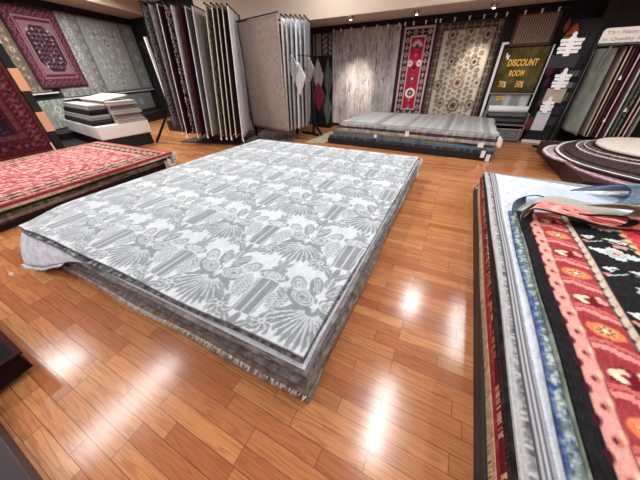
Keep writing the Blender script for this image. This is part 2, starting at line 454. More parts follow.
def stack_rug(c, ztop, th, mat, label, group, C=None, zf=None, nu=50, nv=50, name='rug', edge=0.006, seed=0, w=None, xyf=None):
    if C is not None: nu, nv = C.nu, C.nv
    XY, s, t = quad(c, nu, nv)
    rr = np.random.RandomState(seed)
    # a slightly uneven outline, as laid by hand
    a1, a2, p1, p2 = rr.rand(4) * 6
    XY[..., 0] += edge * (np.sin(t * 17 + a1) + np.sin(t * 7 + p1)) * (abs(2 * s - 1) ** 4) * np.sign(2 * s - 1)
    XY[..., 1] += edge * (np.sin(s * 19 + a2) + np.sin(s * 8 + p2)) * (abs(2 * t - 1) ** 4) * np.sign(2 * t - 1)
    if xyf is not None: XY = xyf(XY)
    Z = np.full(XY.shape[:2], float(ztop))
    if zf is not None: Z = zf(XY[..., 0], XY[..., 1], ztop)
    P = np.concatenate([XY, Z[..., None]], -1)
    W = np.linalg.norm(np.array(c[1]) - np.array(c[0])); H = np.linalg.norm(np.array(c[2]) - np.array(c[1]))
    o = sheet(name, P, th, mat, N=(0, 0, 1), col=None if C is None else C.a, uv=np.stack([s * W, t * H], -1))
    tag(o, label, 'rug', group)
    return o, P

# ---- silver damask rug on top of the centre stack
def damask():
    res = 150; TW, TH = 0.82, 1.30
    bg = (206, 212, 216); g = (134, 140, 143); g2 = (150, 156, 159)
    T = Canvas(TW * 2, TH * 2, res, bg)
    def leafy(bx, by, r, a0, sg):
        for i in range(7):
            a = R(a0 + sg * 42 * i); T.ell(bx + r * .72 * math.cos(a), by + r * .72 * math.sin(a), r * .50, r * .27, g if i % 2 else g2, a + sg * .5)
        T.ell(bx, by, r * .6, r * .6, g)
        for i in range(8):
            a = R(a0 + sg * 42 * i + 15); T.line([(bx + .18 * r * math.cos(a), by + .18 * r * math.sin(a)), (bx + .75 * r * math.cos(a + sg * .25), by + .75 * r * math.sin(a + sg * .25)), (bx + 1.05 * r * math.cos(a + sg * .7), by + 1.05 * r * math.sin(a + sg * .7))], .0075, bg)
        T.ring(bx, by, r * .22, r * .22, .008, bg)
    def palm(cx, cy):
        T.ell(cx, cy - .12, .185, .155, g); T.poly([(cx - .17, cy - .10), (cx + .17, cy - .10), (cx + .10, cy + .04), (cx - .10, cy + .04)], g)
        for i in range(14):
            a = R(-168 + 12 * i); x1, y1 = cx + .20 * math.cos(a) * 1.12, cy - .05 + .24 * math.sin(a)
            T.ell(x1 * .86 + cx * .14, y1 * .86 + (cy - .05) * .14, .05, .013, g, math.atan2(y1 - cy, x1 - cx))
        for i in range(13):
            a = R(-162 + 12 * i); T.line([(cx + .05 * math.cos(a), cy - .03 + .04 * math.sin(a)), (cx + .215 * math.cos(a) * 1.12, cy - .05 + .255 * math.sin(a))], .0095, bg)
        for sx in (-1, 1):
            T.ell(cx + sx * .12, cy + .055, .125, .075, g, sx * .30)
            for q in (1.0, .68, .36): T.ring(cx + sx * .115, cy + .055, .088 * q, .050 * q, .0075, bg, sx * .30)
            T.ell(cx + sx * .20, cy + .155, .085, .055, g2, sx * .9); T.ring(cx + sx * .195, cy + .150, .060, .036, .0075, bg, sx * .9); T.ring(cx + sx * .19, cy + .145, .032, .016, .0075, bg, sx * .9)
            T.ell(cx + sx * .075, cy + .19, .085, .048, g, sx * 1.15)
            for k in (-.02, .0, .02): T.line([(cx + sx * (.045 + k), cy + .13), (cx + sx * (.10 + k), cy + .255)], .007, bg)
            T.line([(cx, cy - .03), (cx + sx * .035, cy + .07), (cx + sx * .12, cy + .125), (cx + sx * .22, cy + .10)], .0095, bg)
            T.ell(cx + sx * .27, cy + .03, .055, .024, g2, sx * .8); T.line([(cx + sx * .23, cy), (cx + sx * .31, cy + .06)], .006, bg)
        T.ell(cx, cy + .25, .035, .06, g2); T.line([(cx, cy + .02), (cx, cy + .31)], .0085, bg)
        T.star(cx, cy + .02, .040, 5, .5, bg)
    def vase(cx, cy):
        T.poly([(cx - .075, cy - .20), (cx + .075, cy - .20), (cx + .088, cy - .02), (cx + .085, cy + .12), (cx - .085, cy + .12), (cx - .088, cy - .02)], g)
        T.line([(cx, cy - .20), (cx, cy + .12)], .010, bg)
        for k in (-.06, .06): T.line([(cx + k, cy - .20), (cx + k * 1.15, cy + .12)], .0075, bg)
        T.ell(cx, cy + .175, .12, .055, g)
        for q in (1.0, .6, .25): T.ring(cx, cy + .175, .085 * q, .036 * q, .008, bg)
        T.line([(cx - .10, cy + .122), (cx, cy + .135), (cx + .10, cy + .122)], .010, bg)
        for k in (-.06, -.02, .02, .06): T.line([(cx + k, cy + .15), (cx + k * 1.3, cy + .215)], .006, bg)
        T.ell(cx, cy + .25, .065, .028, g2); T.ell(cx, cy + .33, .018, .055, g2); T.ell(cx - .04, cy + .31, .014, .04, g2, .5); T.ell(cx + .04, cy + .31, .014, .04, g2, -.5)
        for sx in (-1, 1):
            px, py = cx + sx * .155, cy + .005
            T.ell(px, py, .066, .125, g2, -sx * .18)
            for k in range(-5, 6):
                T.line([(px - .055, py + k * .026 - .03), (px + .055, py + k * .026 + .03)], .006, bg); T.line([(px - .055, py + k * .026 + .03), (px + .055, py + k * .026 - .03)], .006, bg)
            T.ring(px, py, .070, .130, .010, bg, -sx * .18)
            leafy(cx + sx * .165, cy - .20, .085, 90, -sx)
            T.ell(cx + sx * .055, cy - .285, .065, .026, g, sx * .9); T.line([(cx + sx * .02, cy - .31), (cx + sx * .09, cy - .25)], .006, bg)
            T.ell(cx + sx * .26, cy - .09, .045, .018, g2, sx * 1.1)
        T.ell(cx, cy - .27, .024, .06, g)
    for oy in (0, TH, 2 * TH):
        for ox in (0, TW, 2 * TW):
            palm(ox + TW * .0, oy + .26); vase(ox + TW * .5, oy + .24)
            palm(ox + TW * .5, oy + .26 + TH / 2); vase(ox + TW * .0, oy + .24 + TH / 2)
            palm(ox, oy + .26 - TH); vase(ox + TW * .5, oy + .24 - TH)
    A = T.a[int(TH * res * .5):int(TH * res * 1.5), int(TW * res * .5):int(TW * res * 1.5)]
    C = Canvas(3.55, 3.92, 130, bg)
    U = (np.arange(C.nu) / C.res + 3.45); V = (np.arange(C.nv) / C.res)
    iu = (((U + .075) % TW) * res).astype(int) % A.shape[1]; iv = (((V + .60) % TH) * res).astype(int) % A.shape[0]
    C.a = A[iv][:, iu].copy()
    C.speckle(9, 2, 9, 1); C.speckle(6, 1, 1, 2); C.speckle(5, 60, 50, 3)
    return C

G1 = 'rugs layered in the centre stack'
NLAY = 11; PITCH = 0.0205; ZB = 0.105
def centre_z(i):
    def f(X, Y, z):
        d = np.maximum(np.maximum(-3.75 - X, X + .50), np.maximum(.80 - Y, Y - 4.25))
        low = (1 - i / (NLAY - 1))
        cl = smooth(1 - np.hypot(X + 4.1, Y - .5) / 0.55)
        k = np.clip(smooth(d / .26) * (.95 * low ** 1.1) * (Y < 2.2) + smooth(d / .3) * .25 * low + cl * .42 * (1 - .5 * low), 0, 1)
        zl = .004 + (i + 1) * .0152
        und = .004 * np.sin(X * 2.1 + 1) * np.sin(Y * 1.7)
        return z * (1 - k) + zl * k + und * (1 - k)
    return f
def round_corner(XY):
    k = np.exp(-(np.hypot(XY[..., 0] + 4.04, XY[..., 1] - .50) / .20) ** 2)[..., None]
    return XY + k * np.array((.035, .03))
m = MB(); m.box(-3.74, -.45, .84, 4.28, 0, .086)
tag(m.build('display_platform', BASEBLK, bevel=.004), 'low black platform under the large centre stack of rugs', 'platform')
cmats = [
 (mottled('taupe_mottle', [(100, 88, 82), (148, 134, 126), (186, 176, 168)], 9), 'brown-grey mottled rug, lowest of the centre stack, brushing the floor'),
 (floral('grey_fleck', [(90, 92, 96), (170, 172, 174), (120, 118, 116)], 16), 'grey flecked rug second from the bottom of the centre stack'),
 (mottled('pale_blue_shag', [(170, 178, 192), (214, 220, 232), (228, 232, 242)], 26), 'pale blue-white shaggy rug with white fringe low in the centre stack'),
 (mottled('brown_wool', [(96, 82, 76), (130, 116, 108), (160, 148, 140)], 14), 'dark taupe wool rug with cream fringe in the lower centre stack'),
 (striped('grey_stripe', [(92, 88, 88), (150, 146, 144), (190, 188, 186)], 9, 'X', 5), 'grey streaky rug halfway up the centre stack'),
 (mottled('charcoal_wool', [(80, 78, 82), (116, 112, 114), (146, 142, 142)], 18), 'charcoal wool rug above the grey streaky one in the centre stack'),
 (mottled('slate_distress', [(38, 50, 60), (92, 100, 106), (176, 178, 176), (196, 194, 190)], 11), 'slate and cream distressed rug fifth from the top of the centre stack'),
 (mottled('smoke_wool', [(106, 100, 100), (146, 142, 140), (182, 178, 176)], 7), 'smoky grey rug fourth from the top of the centre stack'),
 (mottled('white_blue_wool', [(190, 198, 212), (216, 222, 234), (232, 236, 244)], 12), 'bluish white rug sagging at the left corner of the centre stack'),
 (mottled('navy_mottle', [(34, 42, 52), (72, 82, 92), (150, 154, 156), (200, 200, 196)], 15), 'dark blue-grey mottled rug directly under the silver damask rug'),
]
def corners(f, inset=0.0):   # f 0 (floor) .. 1 (top)
    l = lambda a, b: (a[0] + (b[0] - a[0]) * f, a[1] + (b[1] - a[1]) * f)
    return [l((-3.66, .31), (-4.10, .50)), l((-.375, .485), (-.43, .575)), l((-.38, 4.34), (-.43, 4.42)), l((-3.9, 4.40), (-3.86, 4.50))]
FR_CREAM = plain('cream_fringe', (226, 216, 200), .9); FR_WHITE = plain('white_fringe', (222, 226, 238), .9)
jit = [0, -.012, .0, .015, -.01, .012, -.004, .014, .0, -.004]
for i, (mt, lab) in enumerate(cmats):
    f = i / NLAY; c = corners(f); j = jit[i]
    c = [(c[0][0] - j, c[0][1] - j), (c[1][0] + j, c[1][1] - j), (c[2][0] + j, c[2][1] + j), (c[3][0] - j, c[3][1] + j)]
    if i < 8: c[0] = (c[0][0] - .03, c[0][1] + .15 - .013 * i)
    if i == 8:      # its near left end hangs down to the floor
        XY, s_, t_ = quad([(-3.97, .49), c[1], c[2], c[3]], 90, 70); Z_ = centre_z(8)(XY[..., 0], XY[..., 1], ZB + 9 * PITCH)
        Pm = np.concatenate([XY, Z_[..., None]], -1); E0 = Pm[0]; ss = s_[0]; wgt = smooth((.42 - ss) / .42)[:, None]
        F = E0 + wgt * np.array((.27, -.16, 0)) + np.stack([0 * ss, -.012 - .006 * np.sin(ss * 60), 0 * ss], -1) * wgt; F[:, 1] -= .004; F[:, 2] = E0[:, 2] * (1 - wgt[:, 0]) + .012 * wgt[:, 0] - .001
        rows = []
        for j in range(10):
            u = j / 10; b = E0 * u + F * (1 - u); b = b + wgt * np.array((-.015, -.015, 0)) * math.sin(math.pi * u) ; rows.append(b)
        P = np.concatenate([np.array(rows), Pm]); o = sheet('rug', P, .008, mt, col=None); tag(o, lab, 'rug', G1)
    else:
        o, P = stack_rug(c, ZB + (i + 1) * PITCH, .0145, mt, lab, G1, zf=centre_z(i), nu=70, nv=70, seed=i + 1, edge=.005, xyf=round_corner)
    if i in (2, 3, 8):
        mb = MB(); rr = random.Random(i)
        rowp = P[0]; n = 420 if i != 8 else 260; rng = (0, 1) if i == 3 else (0, .62)
        if i == 8: rng = (0.0, .26)
        for q in range(n):
            s = rng[0] + (rng[1] - rng[0]) * rr.random(); k = s * (len(rowp) - 1); a = int(min(k, len(rowp) - 2)); p = rowp[a] + (rowp[a + 1] - rowp[a]) * (k - a)
            if i == 3 and .04 < s < .55: continue
            l = rr.uniform(.02, .045)
            p0 = p + np.array([0, .004, -.007]); e = p0 + np.array([rr.uniform(-.4, .4) * l, -l * .8, -l * rr.uniform(.05, .4)]); e[2] = max(e[2], .004)
            mb.bar(p0, e, .0055, .003, 4, .5)
        fo = mb.build('fringe', FR_CREAM if i == 3 else FR_WHITE, o); tag(fo, kind='stuff')
c = corners(1.0)
C = damask()
o, P = stack_rug(c, ZB + NLAY * PITCH, .0145, WOVS, 'silver and grey damask rug with palmettes and vases, topmost of the centre stack', G1, C=C, zf=centre_z(NLAY - 1), edge=.005, seed=40, xyf=round_corner)
# narrow dark binding under its rim
brow = P[0]; mb = MB()
mb.tube([tuple(p + np.array([0, -.003, -.012])) for p in brow[::12]], .0035, 5); mb.tube([tuple(p + np.array([.003, 0, -.012])) for p in P[:, -1][::12]], .0035, 5)
mb.build('binding', plain('grey_binding', (92, 92, 94), .8), o)

# ---- red stack on the left
G2 = 'rugs layered in the left red stack'
def floral_red():
    C = Canvas(2.72, 3.55, 60, (150, 68, 78))
    scatter(C, .42, 2.30, .42, 3.13, .20, [[(226, 150, 140), (150, 40, 52), (236, 196, 170)], [(232, 176, 158), (120, 40, 48), (214, 96, 96)], [(236, 190, 172), (196, 74, 80), (96, 50, 50)]], 4, .46, (222, 138, 128))
    rr = random.Random(8)
    for _ in range(1100): C.ell(rr.uniform(.36, 2.36), rr.uniform(.36, 3.16), rr.uniform(.015, .04), .016, rr.choice([(230, 160, 146), (236, 186, 166), (128, 48, 60), (186, 96, 102), (214, 160, 150)]), rr.uniform(0, 3))
    borders(C, [(.06, (150, 58, 66), None), (.06, (190, 150, 126), ([(140, 64, 64), (80, 36, 36)], .12)), (.22, (52, 38, 38), ([(200, 150, 130), (150, 60, 66), (196, 168, 136)], .19)), (.07, (216, 176, 148), ([(140, 60, 60), (80, 40, 40)], .12))])
    C.speckle(10, 1, 1, 5)
    return C
m = MB(); m.prism([(-4.72, -.9), (-5.13, 3.12), (-7.5, 3.08), (-7.6, -.9)], 0, .085); tag(m.build('display_platform', BASEBLK, bevel=.004), 'black platform under the red rug stack at the left', 'platform')
def rc(f): return [(-7.6, -.8), (-4.67 - .15 * f, -.8), (-5.06 + .11 * f, 3.14 - .02 * f), (-7.62, 3.08)]
for k, (zt, th, mt, lab) in enumerate([
    (.115, .028, mottled('maroon_wool', [(42, 18, 24), (62, 26, 32), (84, 40, 44)], 10), 'dark maroon rug lowest in the left red stack'),
    (.150, .033, mottled('olive_grey', [(84, 76, 66), (120, 108, 96), (146, 134, 120)], 10), 'drab tan-grey rug second from the bottom of the left stack'),
    (.190, .036, mottled('umber_wool', [(62, 48, 42), (96, 80, 70), (128, 112, 100)], 12), 'brown rug in the middle of the left stack'),
    (.226, .034, mottled('olive_black', [(22, 20, 14), (40, 34, 24), (62, 54, 36)], 14), 'olive-black rug third from the top of the left stack'),
    (.262, .033, mottled('sand_wool', [(176, 148, 122), (206, 182, 154), (224, 204, 178)], 14), 'sand cream rug just below the red floral one'),
]):
    stack_rug(rc(k / 5), zt, th, mt, lab, G2, seed=20 + k, edge=.012)
C = floral_red(); C2 = C
stack_rug(rc(1), .30, .036, WOV, 'red and pink floral rug with a dark border, topmost of the left stack', G2, C=C, seed=31, edge=.006)

# ---- stack in front of the back wall
G3 = 'rugs layered in the back stack'
m = MB(); m.prism([(-2.84, 5.95), (.76, 5.72), (.80, 7.75), (-2.7, 7.85)], 0, .13); tag(m.build('display_platform', BASEBLK, bevel=.004), 'long black platform under the pale striped rugs before the back wall', 'platform')
bl = [
 (mottled('ink_wool', [(30, 32, 38), (66, 66, 70), (110, 106, 104)], 9), 'ink dark rug lowest in the back stack'),
 (mottled('teal_mix', [(40, 66, 86), (64, 110, 140), (120, 116, 110), (60, 50, 48)], 5), 'rug with a blue edge, second from the bottom of the back stack'),
 (mottled('rust_mix', [(60, 50, 48), (126, 98, 78), (110, 104, 84), (70, 64, 62)], 5), 'brown and olive rug third from the bottom of the back stack'),
 (mottled('stone_mix', [(110, 104, 102), (158, 152, 148), (190, 186, 182)], 7), 'stone grey rug in the middle of the back stack'),
 (mottled('umber_dark', [(40, 32, 32), (70, 58, 56), (110, 96, 92)], 9), 'umber rug third from the top of the back stack'),
 (mottled('fog_mix', [(120, 116, 114), (164, 160, 158), (196, 192, 190)], 9), 'fog grey rug just under the striped one at the back'),
]
for k, (mt, lab) in enumerate(bl):
    f = k / 6; e = .03 * math.sin(k * 2.3)
    c = [(-2.80 + .25 * f + e, 6.0 + .28 * f + e), (.76 - .01 * f + e, 5.76 + .08 * f - e), (.78, 7.78), (-2.66 + .2 * f, 7.85)]
    stack_rug(c, .13 + (k + 1) * .052, .050, mt, lab, G3, seed=50 + k, edge=.012, nu=60, nv=40)
def striped_top():
    C = Canvas(3.3, 1.75, 40, (176, 176, 172))
    rr = random.Random(5)
    for x, w, c in ((.0, .3, (190, 190, 186)), (.3, .5, (198, 198, 196)), (.85, .12, (150, 148, 144)), (1.0, .5, (184, 184, 180)), (1.55, .1, (148, 146, 144)), (1.68, .55, (170, 170, 166)), (2.3, .14, (140, 138, 136)), (2.5, .5, (160, 160, 158)), (3.05, .12, (138, 136, 134))):
        C.rect(x, x + w, 0, 1.75, c)
    C.speckle(14, 3, 40, 6); C.speckle(7, 1, 12, 7)
    return C
stack_rug([(-2.56, 6.30), (.75, 5.86), (.77, 7.80), (-2.42, 7.88)], .485, .040, WOV, 'pale grey striped rug, topmost of the back stack', G3, C=striped_top(), seed=60, edge=.01)

# ---- foreground stack on the right
G4 = 'rugs layered in the right foreground stack'
m = MB(); m.box(.472, 2.7, -.6, 4.10, 0, .135); tag(m.build('display_platform', BASEBLK, bevel=.004), 'black platform under the right foreground stack with the folded rugs', 'platform')
for k, (xl, zt, th, yf, mt, lab) in enumerate([
    (.484, .176, .038, 4.02, floral('tan_dots', [(120, 92, 74), (196, 174, 140), (160, 126, 98)], 34), 'tan dotted rug lowest in the right foreground stack'),
    (.488, .216, .038, 3.98, mottled('tan_plain', [(150, 110, 90), (182, 150, 122), (206, 180, 150)], 26), 'plain tan rug second from the bottom of the right foreground stack'),
    (.487, .258, .040, 4.00, mottled('brick_wool', [(104, 24, 32), (140, 42, 46), (170, 78, 70)], 22), 'brick red rug in the lower right foreground stack'),
    (.492, .300, .040, 3.96, floral('wine_fleck', [(96, 18, 28), (128, 30, 38), (196, 150, 120), (96, 18, 28)], 22), 'wine red flecked rug with pink corner in the right foreground stack'),
    (.497, .338, .036, 3.92, floral('black_fleck', [(26, 20, 22), (70, 34, 38), (22, 18, 20), (60, 52, 50)], 30), 'black rug with small flecks in the right foreground stack'),
    (.502, .368, .028, 3.90, mottled('black_wool', [(18, 16, 18), (34, 30, 32), (60, 54, 54)], 16), 'plain black rug below the white patterned one on the right'),
]):
    stack_rug([(xl, -.5), (2.62, -.5), (2.62, yf - .1), (xl, yf)], zt, th, mt, lab, G4, seed=70 + k, edge=.003, nu=40, nv=90)
def grey_damask():
    C = Canvas(2.1, 4.25, 90, (196, 196, 194))
    rr = random.Random(2)
    for y in np.arange(0, 4.25, .011):
        if rr.random() < .75: C.line([(.034 + rr.uniform(-.006, .006), y), (.058 + rr.uniform(-.006, .006), y + rr.uniform(-.012, .012))], .007, (110, 110, 112) if rr.random() < .6 else (66, 66, 70))
    C.rect(.010, .013, 0, 4.25, (150, 150, 150)); C.rect(.024, .027, 0, 4.25, (150, 150, 152)); C.speckle(10, 1, 2, 3)
    return C
stack_rug([(.512, -.45), (2.55, -.45), (2.55, 3.75), (.500, 3.86)], .387, .018, WOV, 'off-white rug with a black squiggled border on the right stack', G4, C=grey_damask(), seed=80, edge=.003)
stack_rug([(.572, -.45), (2.55, -.45), (2.55, 3.72), (.545, 3.82)], .402, .014, striped('grey_pin', [(104, 104, 108), (150, 150, 154), (186, 186, 190)], 18, 'X', .3), 'fine grey striped rug beneath the lattice rug on the right', G4, seed=81, edge=.003)
def lattice():
    C = Canvas(2.0, 4.25, 80, (214, 222, 226))
    g = (182, 192, 200)
    for k in range(-14, 34):
        for sg in (1, -1):
            pts = []
            for q in range(0, 86):
                y = q * .05; x = k * .16 + sg * y * .55 + (0 if sg > 0 else 0); pts.append((x, y))
            pts = [(x, y) for x, y in pts if -.1 < x < 2.1]
            if len(pts) > 1: C.line(pts, .014, g)
    C.rect(0, .022, 0, 4.25, (206, 212, 218)); C.speckle(7, 3, 3, 4); C.speckle(5, 1, 1, 5)
    return C
stack_rug([(.606, -.45), (2.55, -.45), (2.55, 3.42), (.600, 3.74)], .417, .013, WOV, 'pale blue-white lattice rug flat under the folded rugs', G4, C=lattice(), seed=82, edge=.003)

def warp(C, f): # positions from canvas coordinates
    U, V = np.meshgrid(np.arange(C.nu) / C.res, np.arange(C.nv) / C.res)
    return f(U, V), U, V
def crom(pts, n=8):
    p = np.array(pts, float); p = np.vstack([2 * p[0] - p[1], p, 2 * p[-1] - p[-2]]); out = []
    for i in range(1, len(p) - 2):
        for k in range(n):
            t = k / n; a, b, c, d = p[i - 1], p[i], p[i + 1], p[i + 2]
            out.append(.5 * (2 * b + (c - a) * t + (2 * a - 5 * b + 4 * c - d) * t * t + (3 * b - a - 3 * c + d) * t ** 3))
    out.append(p[-2]); return np.array(out)
def fold(parent_label, prof, e, L, colf, th, name='folded_end', n=8, lift=0.0, parent=None, nt=34, e0=None, blend=(.12, .45)):
    q = crom(prof, n); ns = len(q); t = np.linspace(0, 1, nt)
    sl = np.concatenate([[0], np.cumsum(np.linalg.norm(np.diff(q, axis=0), axis=1))])
    ev = np.array(e, float) * L; k = smooth((sl - blend[0]) / (blend[1] - blend[0]))[:, None]
    E = ev * k + np.array(ev * .3 if e0 is None else e0) * (1 - k)      # the fold leans away more gently near the curl
    P = q[None] + E[None] * t[:, None, None]
    P[..., 2] += lift * t[:, None] * k[:, 0]
    S, T = np.meshgrid(sl, t * L)
    col = colf(S, T)
    return sheet(name, P, th, WOV, col=col, uv=np.stack([S, T], -1), parent=parent)

# blue-edged rug: flat part
def blue_green(nx=2.0, ny=3.2):
    C = Canvas(1.9, 3.05, 110, (150, 166, 166)); rr = random.Random(12)
    for _ in range(5200):
        C.ell(rr.uniform(0, .20), rr.uniform(0, 3.05), rr.uniform(.006, .018), rr.uniform(.004, .01), rr.choice([(96, 118, 112), (190, 200, 200), (64, 90, 120), (202, 208, 206), (52, 70, 66), (118, 140, 130)]), rr.uniform(0, 3))
    C.rect(0, .007, 0, 3.05, (44, 66, 150))
    rr = random.Random(3)
    for _ in range(70): C.ell(rr.uniform(.004, .016), rr.uniform(0, 1.9), rr.uniform(.003, .008), rr.uniform(.004, .010), (44, 66, 150))
    return C
BG = blue_green()
U, V = np.meshgrid(np.arange(BG.nu) / BG.res, np.linspace(0, 1, BG.nv))
X = .634 + .006 * np.sin(V * 14) + U; Y = -.45 + V * (2.62 + .30 * U + .45)
o_blue = sheet('rug', np.stack([X, Y, np.full_like(X, .442)], -1), .016, WOV, N=(0, 0, 1), col=BG.a, uv=np.stack([U, V * 3], -1))
tag(o_blue, 'blue-green mottled rug with a bright blue edge, folded back at its far end', 'rug', G4)
rg = np.random.RandomState(4)
def col_pale(S, T):
    c = np.empty(S.shape + (3,)); c[:] = (196, 206, 222); c += (rg.rand(*S.shape)[..., None] - .5) * 18
    c[T < .014] = (62, 78, 140)
    lo = S > S.max() * .56; hi = S < S.max() * .80
    k = lo & hi & (T >= .014); c[k] = np.array((126, 146, 160)) + (rg.rand(k.sum())[:, None] - .5) * 60
    k = (S < .20) & (T >= .014); c[k] = np.array((92, 108, 100)) + (rg.rand(k.sum())[:, None] - .5) * 70
    return np.clip(c, 5, 250)
A_ = [(.656,2.55,.446),(.656,2.62,.47),(.668,2.69,.51),(.738,2.757,.545),(.852,2.843,.545),(.974,2.874,.52),(1.171,2.948,.485),(1.367,3.039,.458),(1.52,3.14,.458),(1.61,3.22,.475),(1.641,3.265,.51),(1.629,3.291,.56),(1.557,3.253,.60),(1.488,3.253,.59),(1.396,3.281,.55),(1.29,3.26,.515),(1.197,3.218,.495)]
fold('', A_, (.84, .54, 0), .80, col_pale, .010, parent=o_blue, lift=-.06, e0=(.14, .30, 0), blend=(.8, 1.15))
# grey-green middle rug
GG = Canvas(1.85, 2.9, 40, (124, 132, 120)); GG.speckle(26, 1, 1, 3)
U, V = np.meshgrid(np.arange(GG.nu) / GG.res, np.linspace(0, 1, GG.nv))
X = .680 + U; Y = -.45 + V * (2.46 + .30 * U + .45)
o_mid = sheet('rug', np.stack([X, Y, np.full_like(X, .457)], -1), .013, WOV, N=(0, 0, 1), col=GG.a, uv=np.stack([U, V * 3], -1))
tag(o_mid, 'grey-green and beige rug folded between the blue-edged and the black floral rug', 'rug', G4)
def col_mid(S, T):
    c = np.empty(S.shape + (3,)); c[:] = (176, 172, 162); c += (rg.rand(*S.shape)[..., None] - .5) * 24
    c[T < .010] = (186, 186, 180)
    k = (S > S.max() * .70) & (T >= .01) & (S < S.max() * .95); c[k] = np.array((150, 146, 124)) + (rg.rand(k.sum())[:, None] - .5) * 50
    k = (S < .16); c[k] = np.array((80, 92, 78)) + (rg.rand(k.sum())[:, None] - .5) * 60
    return np.clip(c, 5, 250)
B_ = [(.687,2.36,.462),(.691,2.45,.51),(.726,2.525,.55),(.799,2.591,.57),(.93,2.635,.562),(1.085,2.668,.535),(1.259,2.711,.505),(1.38,2.77,.485),(1.46,2.80,.495),(1.50,2.80,.53),(1.475,2.77,.575),(1.40,2.74,.60),(1.28,2.72,.592),(1.14,2.70,.566)]
fold('', B_, (.93, .36, 0), .50, col_mid, .010, parent=o_mid, lift=-.05, nt=50, e0=(.12, .20, 0), blend=(.62, .85))

